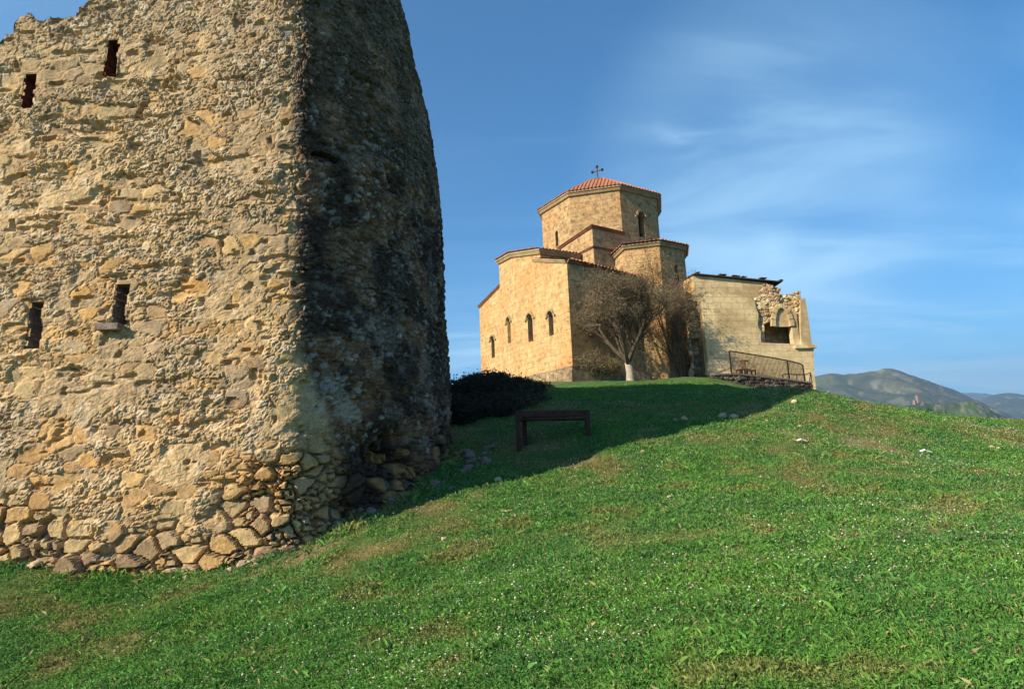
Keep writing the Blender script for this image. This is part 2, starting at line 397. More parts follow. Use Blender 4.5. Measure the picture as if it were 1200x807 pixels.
ys = np.unique(np.round(np.concatenate([-np.geomspace(2, 12000, 40), np.arange(-2, 28.01, 0.16), np.arange(28, 60, 0.6), np.geomspace(60, 12000, 60)]), 3))
GX, GY = np.meshgrid(xs, ys); GZ = ground_z(GX, GY)
g, bare = turf_tint(GX, GY)
gc = g * 0.62 * (1 - bare[..., None]) + np.array([0.25, 0.165, 0.085]) * bare[..., None]
farg = sst(np.hypot(GX, GY), 60, 400)[..., None]; gc = gc * (1 - farg) + np.array([0.06, 0.085, 0.035]) * farg
nx, ny = len(xs), len(ys); I = np.arange(nx * ny).reshape(ny, nx)
Fq = np.stack([I[:-1, :-1], I[:-1, 1:], I[1:, 1:], I[1:, :-1]], -1).reshape(-1, 4)
go = link('ground', np_mesh('ground', np.stack([GX, GY, GZ], -1).reshape(-1, 3), Fq, gc.reshape(-1, 3)), M['soil'])
tag(go, 'grassy hillside rising to the right and up to the church', 'ground', kind='structure')

# ---------------------------------------------------------------- distant mountains
def ridge(name, prof, Dm, depth, base_row, label, c1, c2, seed, amp=0.16):
    """a mountain range: crest line at distance Dm, flanks falling toward and away from the viewer"""
    pts = [ray(px, py, Dm) for px, py in prof]
    X0 = np.array([p[0] for p in pts]); Z0 = np.array([p[2] for p in pts])
    n = 260; m = 90; xx = np.linspace(X0[0], X0[-1], n); cz = np.interp(xx, X0, Z0)
    ker = np.ones(5) / 5; cz = np.convolve(np.pad(cz, 2, 'edge'), ker, 'valid')
    t = np.linspace(-1, 0.6, m); T, XX = np.meshgrid(t, xx, indexing='ij'); CZ = np.broadcast_to(cz, T.shape)
    YY = Dm + T * depth
    zb = -160.0
    fall = np.where(T < 0, 1 - np.abs(T) ** 0.85, 1 - (T / 0.6) ** 1.2)
    sc = depth * 0.22
    rn = 1 - np.abs(2 * fbm(XX / sc + 3 * T, YY / sc * 0.5, 5, seed) - 1)
    rn2 = fbm(XX / (sc * .35), YY / (sc * .35), 5, seed + 9)
    fade = np.abs(T) ** 0.7 * (fall > 0)
    ZZ = zb + (CZ - zb) * fall + (rn - 0.75) * (Z0.max() - zb) * amp * 2.4 * np.clip(np.abs(T) * 3, 0, 1) * (1 - np.abs(T)) + (rn2 - 0.5) * (Z0.max() - zb) * amp * 0.35
    XW = XX * (YY / Dm) ** 0.6
    k = sst(fbm(XX / (sc * .5), YY / (sc * .5), 4, seed + 20), 0.42, 0.6)[..., None]
    cc = np.array(c1) * (1 - k) + np.array(c2) * k
    sp = sst(fbm(XX / (sc * .16), YY / (sc * .16), 3, seed + 30), 0.60, 0.70)[..., None] * 0.35
    cc = cc * (1 - sp) + np.array([0.30, 0.26, 0.19]) * sp
    J = np.arange(n * m).reshape(m, n); Fm = np.stack([J[:-1, :-1], J[:-1, 1:], J[1:, 1:], J[1:, :-1]], -1).reshape(-1, 4)
    o = link(name, np_mesh(name, np.stack([XW, YY, ZZ], -1).reshape(-1, 3), Fm, cc.reshape(-1, 3)), M['hill'])
    return tag(o, label, 'mountain', kind='structure')
ridge('mountain', [(700,455),(850,452),(930,445),(957,441),(975,436),(990,439.5),(1010,435.5),(1037,431.5),(1050,433),(1070,440),(1095,449),(1125,459),(1150,471),(1175,485),(1230,505),(1400,520)], 3600, 1500, 0, 'big bare rounded mountain rising behind the right end of the church', (0.075, 0.085, 0.04), (0.045, 0.06, 0.032), 50)
ridge('mountain', [(1040,500),(1110,478),(1140,469),(1165,462),(1185,459.5),(1210,462),(1260,470),(1400,490)], 5600, 2000, 0, 'blue wooded mountain at the right edge of the view', (0.05, 0.065, 0.035), (0.04, 0.055, 0.03), 60)
ridge('mountain', [(900,466),(1060,464),(1125,459.5),(1145,459),(1165,462.5),(1200,467),(1400,470)], 11000, 2500, 0, 'farthest pale blue ridge just showing between two mountains', (0.06, 0.07, 0.04), (0.05, 0.06, 0.035), 70)
ridge('hill', [(980,492),(1020,480),(1060,474),(1085,470),(1105,474),(1122,471),(1137,467.5),(1150,474),(1165,482),(1185,492),(1230,515)], 1500, 420, 0, 'green scrubby foothill just beyond the grass crest', (0.06, 0.095, 0.035), (0.035, 0.06, 0.022), 80, 0.2)

# ---------------------------------------------------------------- the round tower and its wall
TW_Y, TR, TCX = 9.5, 4.0, -5.4
S_LEFT = -17.0
L0 = 12.78                                   # length of the flat face, then a tight corner, then a wide round
_ss = np.arange(0, 60, .01)
def _turn(s): return np.interp(s, [0, L0, L0 + .55, L0 + 1.05, L0 + 6.2, L0 + 13.7, 60], [0, 0, R_(9), R_(50), R_(90), R_(180), R_(180)])
_th = _turn(_ss); _px = S_LEFT + np.concatenate([[0], np.cumsum(np.cos(_th[:-1]) * .01)]); _py = TW_Y + np.concatenate([[0], np.cumsum(np.sin(_th[:-1]) * .01)])
YB = _py[-1]; XMAX = _px.max(); YC = (TW_Y + YB) / 2; TCX = XMAX - 4.2
Ltot = L0 + 13.7 + 10.5
print('tower x max', XMAX, 'back', YB)
def tower_path(s):
    """s -> x, y, nx, ny"""
    th = _turn(s); return np.interp(s, _ss, _px), np.interp(s, _ss, _py), np.sin(th), -np.cos(th)
_arc = (_ss > L0) & (_ss < L0 + 13.7)
def tower_edge_x(y): return np.interp(y, _py[_arc], _px[_arc])
fine0 = L0 - 4.6; fine1 = L0 + 9.4
sv = np.concatenate([np.arange(0, fine0, 0.12), np.arange(fine0, fine1, 0.024), np.arange(fine1, Ltot, 0.12)])
Z_BOT = -2.5
zv = np.arange(Z_BOT, 12.2, 0.026)
SS, ZZt = np.meshgrid(sv, zv)
# batter and erosion of the face: offset inward by height
prof_z = [-2.5, -1.5, 0, 2, 5, 7, 8.3, 9.3, 10.3, 12.5]
prof_o = [-0.24, -0.12, 0.0, 0.06, 0.16, 0.27, 0.40, 0.58, 0.80, 1.2]
def tower_off(z, s):
    o = np.interp(z, prof_z, prof_o)
    flat = np.interp(z, [-2.5, 0, 10], [-.1, 0, .35])
    k = sst(s, L0 - 1, L0 + 3.5)
    return flat * (1 - k) + o * k
# crest line of the ruin
CREST = [(-260,150),(-90,70),(0,49),(14,38),(22,22),(36,17),(46,24),(62,22),(80,18),(98,8),(114,-3),(135,-40),(170,-75),(230,-110)]
def tower_z_scale(): pass
# slits: rectangles (s0, s1, z0, z1) on the flat face
def wall_pt(px, py):
    p = ray(px, py, TW_Y + 0.1)
    for _ in range(3):
        s_ = p[0] - S_LEFT; yo = TW_Y + float(tower_off(np.array(p[2]), np.array(s_))); p = ray(px, py, yo)
    return p[0] - S_LEFT, p[2]
_cw = [wall_pt(*q) for q in CREST]
zt = np.interp(sv, [0] + [q[0] for q in _cw] + [L0 + 1.2, L0 + 4, L0 + 12.6, Ltot], [7.2] + [q[1] for q in _cw] + [11.6, 12.0, 10.8, 9.0]) + (fbm(sv * 4.1, sv * 0, 3, 5) - 0.5) * 0.22
slits = []
for (pxa, pya, pxb, pyb, brick) in [(38, 88, 31, 128, True), (135, 47, 128, 88, True), (44, 354, 39, 408, False), (142, 333, 142, 380, False)]:
    sa, za = wall_pt(pxa, pya); sb, zb_ = wall_pt(pxb, pyb); sm = (sa + sb) / 2; w = 0.10 if not brick else 0.10
    slits.append((sm - w, sm + w, zb_, za, brick))
u, v = SS, ZZt
wu = u + 0.12 * (fbm(u * 3.5, v * 3.5, 3, 1) - .5) + 0.05 * (fbm(u * 14, v * 14, 2, 4) - .5); wv = v + 0.10 * (fbm(u * 3.5 + 7, v * 3.5, 3, 2) - .5) + 0.04 * (fbm(u * 14, v * 14 + 5, 2, 6) - .5)
f1, e1, iu, iv_ = voro(wu, wv, 0.37, 0.235, 101, 0.9, 3.4)     # big stones
f2_, e2, ju, jv = voro(wu, wv + 0.12 * (fbm(u * 1.3, v * 1.3, 2, 2) - .5), 0.165, 0.10, 202, 0.95, 2.6)  # rubble
f3_, e3, ku, kv = voro(u + 0.3 * fbm(u * .7, v * .7, 2, 3), v, 0.062, 0.045, 303, 0.95, 2.0)          # hearting
gz_s = ground_z(*tower_path(sv)[:2], micro=False)
hb = v - gz_s[None, :]
big = fbm(u * 0.45, v * 0.45, 4, 9)
dry = 1 - sst(hb + (big - .5) * 2.6 - .25 * sst(-u, -L0 + 1, -L0 + 4), 0.45, 1.15)                  # dry-laid footing courses
rub = sst(v + (big - .5) * 3.2 + 0.25 * (u - L0), 5.8, 7.8)       # rough stripped rubble towards the top
right = sst(u + .6 * (big - .5) - .9 * (1 - sst(v, -.3, 2.2)), L0 + .55, L0 + 1.0)                                # stripped face round the corner, also the mask for its painted shade
rub = np.clip(np.maximum(rub * 0.8, right), 0, 1) * (1 - dry)
h1_ = _hash(iu, iv_, 7); h2_ = _hash(iu, iv_, 8); q1 = _hash(ju, jv, 9); q2 = _hash(ju, jv, 10); r1 = _hash(ku, kv, 11)
sub = (_hash(iu, iv_, 77) < .38).astype(float)      # some big cells are packed with small stones instead
eS = np.where(sub > 0, np.minimum(e2 * 1.0, e1 * 1.4), e1); hS = np.where(sub > 0, q1, h1_); hT = np.where(sub > 0, q2, h2_)
stone1 = sst(eS, 0.0, 0.21); stone2 = sst(e2, 0.03, 0.24); stone3 = sst(e3, 0.03, 0.3)
show1 = np.clip(dry + (h1_ > 0.36) * (1 - dry) * (1 - 0.75 * rub) * sst(fbm(u * 1.5, v * 1.9, 3, 51) + .35 * (h1_ - .70), .43, .50), 0, 1)
cov = sst(fbm(u * 1.1, v * 1.1, 4, 15), 0.46, 0.56)               # render coverage
disp = np.zeros_like(u)
disp += (big - 0.5) * 0.12 + (fbm(u * 1.7, v * 2.6, 4, 21) - .5) * 0.06 + ((fbm(u * 6, v * 9, 4, 23) - .5) * 0.040 + (fbm(u * 19, v * 24, 2, 24) - .5) * 0.018) * (1 - .8 * show1 * stone1)
disp += dry * (stone1 * (0.085 + 0.10 * hS) - 0.15 + (hT - .5) * 0.06 + stone3 * .012 * (1 - stone1))
disp += (1 - dry) * show1 * (stone1 * (0.006 + 0.028 * h2_) - 0.014)
mid = (1 - dry) * (1 - show1)
disp += mid * ((1 - rub) * (stone2 * (0.010 + 0.030 * q1) * (0.15 + 0.85 * (1 - cov)) + stone3 * (0.003 + 0.010 * (1 - cov))) + rub * (stone2 * (0.012 + (0.035 + .03 * right) * q1) + stone3 * 0.010 - 0.03))
pit = sst(fbm(u * 4.0, v * 5.5, 3, 27), 0.70, 0.80); disp -= pit * 0.07 * (1 - dry)
led = sst(fbm(u * 1.2, v * 4.5, 3, 29), 0.68, 0.74); disp -= led * 0.055 * (1 - dry)
# collapsed hollow low on the shaded side and the putlog ledge
hol = np.exp(-(((u - (L0 + 3.2)) / 1.0) ** 2 + ((v - 0.15) / 0.45) ** 2)); disp -= hol * 0.45 * (0.6 + 0.8 * (q1))
hol2 = np.exp(-(((u - (L0 + 1.9)) / .7) ** 2 + ((v + 0.8) / 0.3) ** 2)); disp -= hol2 * 0.25
sl, zl = wall_pt(300, 122)
disp -= 0.22 * (np.abs(u - (L0 + 1.35)) < 0.27 + .1 * (q2 - .5)) * (np.abs(v - (5.35 + .03 * np.sin(u * 9))) < 0.035)
for s0_, s1_, z0_, z1_, bk in slits:
    dx = np.maximum(np.maximum(s0_ - u, u - s1_), 0); dz = np.maximum(np.maximum(z0_ - v, v - z1_), 0); dd = np.hypot(dx, dz)
    disp *= sst(dd, 0.0, 0.05) * 0.75 + 0.25
# colours (albedo)
mort = np.array([0.50, 0.345, 0.18]); mort2 = np.array([0.36, 0.275, 0.16])
mt_ = fbm(u * 0.8, v * 0.8, 4, 33)[..., None]; colr = mort * mt_ * 2 * .5 + mort * (1 - mt_) * .9 + 0 * u[..., None]
colr = mort * (0.55 + 0.8 * mt_) * (1 + .35 * (fbm(u * 5, v * 6, 4, 55)[..., None] - .5))
bst = (sst(fbm(u * .55 + 3, v * .6, 5, 57) + .10 * (1 - sst(v, .8, 3.4)), .50, .64))[..., None] * .55; colr = colr * (1 - bst) + np.array([.30, .215, .13]) * bst
pal1 = np.array([[.36,.27,.15],[.40,.30,.16],[.38,.25,.13],[.29,.205,.12],[.44,.28,.12],[.35,.25,.15],[.48,.34,.17],[.25,.175,.105]])
pal2 = np.array([[.42,.33,.19],[.36,.29,.18],[.30,.23,.15],[.50,.41,.27],[.24,.18,.12],[.40,.28,.15],[.33,.28,.20],[.58,.50,.37]])
c1 = pal1[(hT * 7.99).astype(int)]; c2 = pal2[(q2 * 7.99).astype(int)]; c3 = pal2[(r1 * 7.99).astype(int)]
w1 = (show1 * stone1)[..., None]; w2 = (mid * stone2 * (0.25 + 0.7 * rub + 0.25 * (1 - cov)))[..., None]; w3 = (mid * stone3 * 0.30)[..., None]
colr = colr * (1 - w3) + c3 * w3; colr = colr * (1 - np.clip(w2, 0, 1)) + c2 * np.clip(w2, 0, 1); colr = colr * (1 - w1) + c1 * w1
gap = (dry * (1 - sst(eS, 0.0, 0.09)) * .85)[..., None]; colr = colr * (1 - gap) + np.array([.10, .075, .05]) * gap
rd = right[..., None]; colr = colr * (1 - rd) + colr * np.array([.50, .40, .42]) * rd  # weathering and the shade of this face both multiplied into the colour
lich_shade = (right * sst(fbm(u * 1.6, v * 1.6, 5, 35), 0.34, 0.5))[..., None] * 0.86       # dark lichen crust, laid on heavily to paint in the right-hand face's shade
colr = colr * (1 - lich_shade) + np.array([.040, .030, .026]) * lich_shade
wh = (sst(fbm(u * 2.3 + 9, v * 2.3, 4, 39), 0.60, 0.68) * (0.25 + .5 * np.exp(-(((u - (L0 + 1.9)) / .7) ** 2 + ((v - 1.5) / 0.9) ** 2)) * 2))[..., None]
wh2 = (right * np.maximum((q2 > .84) * stone2 * (.35 + .65 * q1), (r1 > .90) * stone3 * .8) * mid * sst(fbm(u * 1.3, v * 1.3, 3, 87), .36, .52))[..., None] * .95; wh = np.clip(np.maximum(wh, wh2), 0, .8) * .7; colr = colr * (1 - wh) + np.array([.42, .40, .35]) * wh
dk = (sst(v + 2 * (big - .5), 5.5, 7.6) * 0.30)[..., None]; colr = colr * (1 - dk) + np.array([.24, .18, .115]) * dk
orng = ((h1_ > .5) * sst(fbm(u * .9, v * .9, 3, 41), .44, .56) * (v < 3.6) * show1 * stone1)[..., None] * .5; colr = colr * (1 - orng) + np.array([.50, .28, .09]) * orng
px_, py_, nxx, nyy = tower_path(SS)
off = tower_off(ZZt, SS)
# squash rows above the crest onto the crest line
Zc = np.minimum(ZZt, zt[None, :] + 0.0)
over = ZZt > zt[None, :]
lastd = disp
k_in = np.where(over, np.clip((ZZt - zt[None, :]), 0, 3) * 0.0, 0)
VX = px_ + nxx * (disp - off); VY = py_ + nyy * (disp - off)
VT = np.stack([VX, VY, ZZt], -1)
ns, nz = len(sv), len(zv)
J = np.arange(ns * nz).reshape(nz, ns)
keep = (ZZt[1:, :-1] < zt[None, :-1]) & (ZZt[1:, 1:] < zt[None, 1:])
zc_ = (ZZt[:-1, :-1] + ZZt[1:, 1:]) / 2; sc_ = (SS[:-1, :-1] + SS[1:, 1:]) / 2
jl = (_hash(np.floor(zc_ / .07), zc_ * 0, 91) - .5) * .055; jr = (_hash(np.floor(zc_ / .085), zc_ * 0, 92) - .5) * .055
for s0_, s1_, z0_, z1_, bk in slits: keep &= ~((sc_ > s0_ + jl) & (sc_ < s1_ + jr) & (zc_ > z0_ + jl) & (zc_ < z1_ + .4 * jr))
Fq = np.stack([J[:-1, :-1], J[:-1, 1:], J[1:, 1:], J[1:, :-1]], -1)[keep]
# top cap of rubble joining the crest to the core
topi = np.array([J[np.searchsorted(zv, zt[i]) - 1, i] for i in range(ns)])
topi = topi
Vf = VT.reshape(-1, 3); core = []
for i in range(ns):
    p = Vf[topi[i]]; cxx = min(p[0], TCX); cyy = YC
    core.append([[p[0] * (1 - k) + cxx * k, p[1] * (1 - k) + cyy * k, p[2] - 0.05 - 0.35 * math.sin(math.pi * min(1, k * 1.2)) * random.uniform(.4, 1)] for k in (0.12, 0.35, 1.0)])
core = np.array(core); nb = len(Vf); Vall = np.r_[Vf, core.reshape(-1, 3)]
cf = []
for i in range(ns - 1):
    a, b_ = topi[i], topi[i + 1]
    r_a = nb + i * 3; r_b = nb + (i + 1) * 3
    cf += [[a, b_, r_b, r_a], [r_a, r_b, r_b + 1, r_a + 1], [r_a + 1, r_b + 1, r_b + 2, r_a + 2]]
ccap = np.tile(np.array([.27, .21, .135]), (len(core) * 3, 1))
Fall = np.r_[Fq, np.array(cf)]
# drop unused vertices
used = np.unique(Fall); remap = np.full(len(Vall), -1); remap[used] = np.arange(len(used))
tw_c = empty('fortress_tower', (TCX, YC, -1.3), 'huge weathered rubble-stone tower with rounded corner filling the left of the view', 'tower')
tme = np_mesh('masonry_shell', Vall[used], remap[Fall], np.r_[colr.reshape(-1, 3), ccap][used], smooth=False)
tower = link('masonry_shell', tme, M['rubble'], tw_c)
for (s0_, s1_, z0_, z1_, bk) in slits:
    x0 = S_LEFT + s0_; x1 = S_LEFT + s1_; b = MB(); dpt = 1.0
    yo0 = TW_Y + float(np.interp(z0_, [-2.5, 0, 10], [-.1, 0, .35])) - 0.012; yo1 = TW_Y + float(np.interp(z1_, [-2.5, 0, 10], [-.1, 0, .35])) - 0.012
    nn = 12
    P = lambda x, z, y: (x, y, z)
    for i in range(nn):   # coursed jambs, each course a little in or out
        za = z0_ + (z1_ - z0_) * i / nn; zb2 = z0_ + (z1_ - z0_) * (i + 1) / nn; j0 = random.uniform(-.012, .012); j1 = random.uniform(-.012, .012)
        ya = yo0 + (yo1 - yo0) * i / nn; yb = yo0 + (yo1 - yo0) * (i + 1) / nn
        b.face([(x0 - .02 + j0, ya, za), (x0 - .02 + j0, yb, zb2), (x0 + .01 + j0, yb + dpt, zb2), (x0 + .01 + j0, ya + dpt, za)])
        b.face([(x1 + .02 + j1, ya, za), (x1 + .02 + j1, yb, zb2), (x1 - .01 + j1, yb + dpt, zb2), (x1 - .01 + j1, ya + dpt, za)])
    b.face([(x0 - .04, yo0, z0_), (x1 + .04, yo0, z0_), (x1 + .04, yo0 + dpt, z0_ + .1), (x0 - .04, yo0 + dpt, z0_ + .1)])
    b.face([(x0 - .04, yo1, z1_), (x1 + .04, yo1, z1_), (x1 + .04, yo1 + dpt, z1_), (x0 - .04, yo1 + dpt, z1_)])
    so = b.build('arrow_slit', M['redbrick'] if bk else M['rockdark'], tw_c)
    bb = MB(); bb.face([(x0 - .05, yo0 + dpt, z0_), (x1 + .05, yo0 + dpt, z0_), (x1 + .05, yo1 + dpt, z1_), (x0 - .05, yo1 + dpt, z1_)])
    bb.build('arrow_slit_back', M['dark'], so)
    if not bk and x0 > -7.0:
        b2 = MB(); b2.box((x0 - .02, TW_Y + .02, z0_ - .05), (.36, .15, .10)); b2.build('sill', M['rockdark'], tw_c)

# ---------------------------------------------------------------- the church
AZ = R_(9.1); DC = 58.0
Cc = np.array([math.sin(AZ) * DC, math.cos(AZ) * DC]); tcv = -Cc / DC; rtv = np.array([-tcv[1], tcv[0]])
def vdir(th): return math.cos(th) * tcv + math.sin(th) * rtv
TH = R_(18.2); AA = TH + R_(22.5) - R_(90); nA = vdir(AA); nB = vdir(AA + math.pi / 2)
def P2(a, b): return Cc + nA * a + nB * b
def b_at(a, px, py=400):
    lo, hi = -30, 30
    f = lambda b: px_of(*P2(a, b), z_at(*P2(a, b), py))[0] - px
    for _ in range(50):
        m_ = (lo + hi) / 2
        if f(m_) < 0: lo = m_
        else: hi = m_
    return (lo + hi) / 2
def a_at(b, px, py=400):
    lo, hi = -8, 14      # larger a -> further left
    f = lambda a: px_of(*P2(a, b), z_at(*P2(a, b), py))[0] - px
    for _ in range(50):
        m_ = (lo + hi) / 2
        if f(m_) > 0: lo = m_
        else: hi = m_
    return (lo + hi) / 2
def zp(ab, py): p = P2(*ab); return z_at(p[0], p[1], py)
church = empty('church', (Cc[0], Cc[1], 5.3), 'golden stone domed church with red tiled octagonal dome roof and cross', 'church')
ZG = 4.2
def arch(uc, z0, w, h, n=8):
    r = w / 2; pts = [(uc - r, z0), (uc + r, z0)]
    for k in range(n + 1): a = math.pi * k / n; pts.append((uc + r * math.cos(a), z0 + h - r + r * math.sin(a)))
    return pts
def wall(name, p0, p1, zb, zt0, zt1, m, wins=(), parent=None, topmid=None, depth=0.55):
    """vertical wall from plan p0 to p1; wins: (fraction, z0, w, h, hood)"""
    parent = parent or church
    p0 = np.array(p0); p1 = np.array(p1); L = np.linalg.norm(p1 - p0); d = (p1 - p0) / L
    nrm = np.array([d[1], -d[0]])          # outward when p0 is left, p1 right as seen from outside
    to3 = lambda u, z, off=0.0: (p0[0] + d[0] * u + nrm[0] * off, p0[1] + d[1] * u + nrm[1] * off, z)
    outer = [(0, zb), (L, zb), (L, zt1)] + ([(f * L, z) for f, z in topmid] if topmid else []) + [(0, zt0)]
    holes = [arch(f * L, z0, w, h) for f, z0, w, h, hd in wins]
    b = MB(); b.poly(outer, holes, to3); o = b.build(name, m, parent)
    for (f, z0, w, h, hd), hl in zip(wins, holes):
        b = MB(); n = len(hl)
        for i in range(n):
            q0 = hl[i]; q1_ = hl[(i + 1) % n]; b.quad(to3(*q0), to3(*q1_), to3(*q1_, -depth), to3(*q0, -depth))
        wn = b.build('window', m, parent)
        b = MB(); b.face([to3(*q, -depth + .01) for q in hl]); b.build('pane', M['dark'], wn)
        if hd:
            b = MB(); r = w / 2 + .12; cz = z0 + h - w / 2
            pts = [(f * L - r - .22, cz - .12)] + [(f * L - r * math.cos(math.pi * k / 8), cz + r * math.sin(math.pi * k / 8)) for k in range(9)] + [(f * L + r + .22, cz - .12)]
            for (ua, za), (ub, zb2) in zip(pts, pts[1:]):
                b.bar(to3(ua, za, .06), to3(ub, zb2, .06), .15, .15)
            b.build('hood_mould', M['cornice'], wn)
    return o
def prism(footprint, zb, m, name='wall', parent=None, skip=(), wins={}):
    """footprint: [(a, b, ztop)] listed left to right as seen from outside"""
    n = len(footprint); os_ = []
    for i in range(n):
        if i in skip: continue
        A = footprint[i]; B = footprint[(i + 1) % n]
        os_.append(wall(name, P2(A[0], A[1]), P2(B[0], B[1]), zb, A[2], B[2], m, wins.get(i, ()), parent))
    return os_
def eave(pts, name, m, h=0.28, out_=0.28, parent=None, closed=False, zoff=0.0, ridge_ribs=None):
    """moulded band that follows the wall head; pts 3-D, left to right from outside"""
    b = MB(); P = [np.array(p, float) for p in pts]; n = len(P)
    nr = []
    segs = [(P[(i + 1) % n] - P[i]) for i in range(n if closed else n - 1)]
    nn = [np.array([s[1], -s[0]]) / max(1e-6, math.hypot(s[0], s[1])) for s in segs]
    for i in range(n):
        if closed: a_, c_ = nn[i - 1], nn[i]
        else: a_ = nn[max(0, i - 1)]; c_ = nn[min(len(nn) - 1, i)]
        mm = a_ + c_; mm = mm / np.linalg.norm(mm); mm = mm / max(0.4, mm.dot(c_)); nr.append(mm)
    def ring(i): 
        x, y, z = P[i]; z += zoff; k = nr[i]
        prof = [(-.02, -h), (out_ * .45, -h * .9), (out_ * .8, -h * .35), (out_, -h * .3), (out_, 0.0), (-.05, 0.03)]
        return [(x + k[0] * o_, y + k[1] * o_, z + q) for o_, q in prof]
    for i in range(n if closed else n - 1):
        r0_, r1_ = ring(i), ring((i + 1) % n)
        for k in range(len(r0_) - 1): b.quad(r0_[k], r1_[k], r1_[k + 1], r0_[k + 1])
    if not closed: b.face(ring(0)); b.face(ring(n - 1)[::-1])
    return b.build(name, m, parent or church)
def roof_facet(b, e0, e1, t0, t1, sp=0.34, r=0.085):
    """tiled plane from eave e0-e1 up to t0-t1, with cover-tile ribs"""
    e0, e1, t0, t1 = [Vector(p) for p in (e0, e1, t0, t1)]
    n = (e1 - e0).cross((t0 + t1) / 2 - e0).normalized()
    if n.z < 0: n = -n
    b.face([e0, e1, t1, t0] if (t1 - t0).length > 1e-3 else [e0, e1, t0])
    ed = (e1 - e0); L = ed.length; ed.normalize()
    upv = ((t0 + t1) / 2 - (e0 + e1) / 2); upv = (upv - ed * upv.dot(ed)).normalized()
    u0_, u1_ = (t0 - e0).dot(ed), (t1 - e0).dot(ed); H0 = (t0 - e0).dot(upv); H1 = (t1 - e0).dot(upv)
    k = sp / 2
    while k < L:
        if k < u0_: hh = H0 * k / max(u0_, 1e-6)
        elif k > u1_: hh = H1 * (L - k) / max(L - u1_, 1e-6)
        else: hh = H0 + (H1 - H0) * (k - u0_) / max(u1_ - u0_, 1e-6)
        if hh > 0.15:
            a = e0 + ed * k - upv * .06 + n * random.uniform(0, .02); c = e0 + ed * k + upv * hh
            rr = [a + (ed * math.cos(q) + n * math.sin(q)) * r for q in (math.pi, math.pi * .66, math.pi * .33, 0)]
            r2 = [c + (ed * math.cos(q) + n * math.sin(q)) * r for q in (math.pi, math.pi * .66, math.pi * .33, 0)]
            for i in range(3): b.quad(rr[i], rr[i + 1], r2[i + 1], r2[i])
            b.face(rr[::-1])
        k += sp
# drum ---------------------------------------------------------
RD = 5.88
def oct_pt(k, R): q = Cc + vdir(TH + k * math.pi / 4) * R; return q
zE = np.mean([z_at(*oct_pt(k, RD), py) for k, py in ((-1, 228), (0, 216), (1, 231))])
print('eave z', zE, [z_at(*oct_pt(k, RD * 1.04), py) for k, py in ((-2, 245), (-1, 226), (0, 214), (1, 228))])
drum_t = zE
for k in range(8):
    p, q = oct_pt(k - 1, RD), oct_pt(k, RD)
    wins = ()
    if k == 1: wins = ((0.52, drum_t - 4.9, 0.72, 2.9, True),)
    elif k == -1 % 8: wins = ((0.50, drum_t - 4.3, 0.42, 1.5, False),)
    elif k in (3, 5): wins = ((0.5, drum_t - 4.9, 0.7, 2.9, True),)
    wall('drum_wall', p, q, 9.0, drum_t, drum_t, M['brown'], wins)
eave([(*oct_pt(k, RD), drum_t + .05) for k in range(8)], 'cornice', M['cornice'], 0.42, 0.34, closed=True)
b = MB(); rm = 1.5; zm = z_at(*oct_pt(-.5, rm), 209.0); zA = zm + .22
for k in range(8):
    e0 = (*oct_pt(k - 1, RD + .42), drum_t + .08); e1 = (*oct_pt(k, RD + .42), drum_t + .08)
    m0 = (*oct_pt(k - 1, rm), zm); m1 = (*oct_pt(k, rm), zm); tp = (*Cc, zA)
    roof_facet(b, e0, e1, m0, m1); roof_facet(b, m0, m1, tp, tp)
b.build('dome_roof', M['tile'], church)
b = MB(); x, y = Cc; z0 = zA - .1; zc = z_at(x, y, 195.5)
b.tube([(x, y, z0), (x, y, zc)], .06); s_ = .55; ax = rtv * .88 + tcv * .3
b.bar((x - ax[0] * s_, y - ax[1] * s_, zc - .45), (x + ax[0] * s_, y + ax[1] * s_, zc - .45), .09)
for dx, dz in ((-s_, -.45), (s_, -.45), (0, 0)): b.box((x + ax[0] * dx, y + ax[1] * dx, zc + dz), (.2, .2, .2), .5)
b.tube([(x, y, z0), (x, y, z0 + .25)], [.2, .12], 8)
b.build('cross', M['iron'], church)
# square block under the drum ----------------------------------
sq_a, sq_b = 6.2, None
sb = b_at(sq_a, 694, 270); 
zc0 = zp((sq_a, sb), 265)
lo_b = b_at(sq_a, 655, 290); zl0 = zp((sq_a, lo_b), 291)
ra = a_at(sb, 731, 275); zr0 = zp((ra, sb), 273.5)
fp = [(sq_a, lo_b, zl0), (sq_a, sb, zc0), (ra, sb, zr0), (-4.6, sb, zr0), (-4.6, -5.5, zr0), (sq_a, -5.5, zl0)]
prism([(sq_a, -5.5, zl0 - .6), *fp[:5]], 6.0, M['brown'])
eave([(*P2(sq_a, lo_b), zl0), (*P2(sq_a, sb), zc0), (*P2(ra, sb), zr0)], 'eave', M['tile2'], .22, .25, zoff=.06)
b = MB()
for A, B in zip(fp, fp[1:] + fp[:1]): b.face([(*P2(A[0], A[1]), A[2] + .02), (*P2(B[0], B[1]), B[2] + .02), (*Cc, zc0 + .6)])
b.build('roof', M['tile2'], church)
zs = zp((sq_a, sb), 288.5)
eave([(*P2(sq_a, b_at(sq_a, 676, 297)), zs), (*P2(sq_a, sb), zs), (*P2(ra, sb), zs)], 'string_course', M['tile2'], .16, .16)
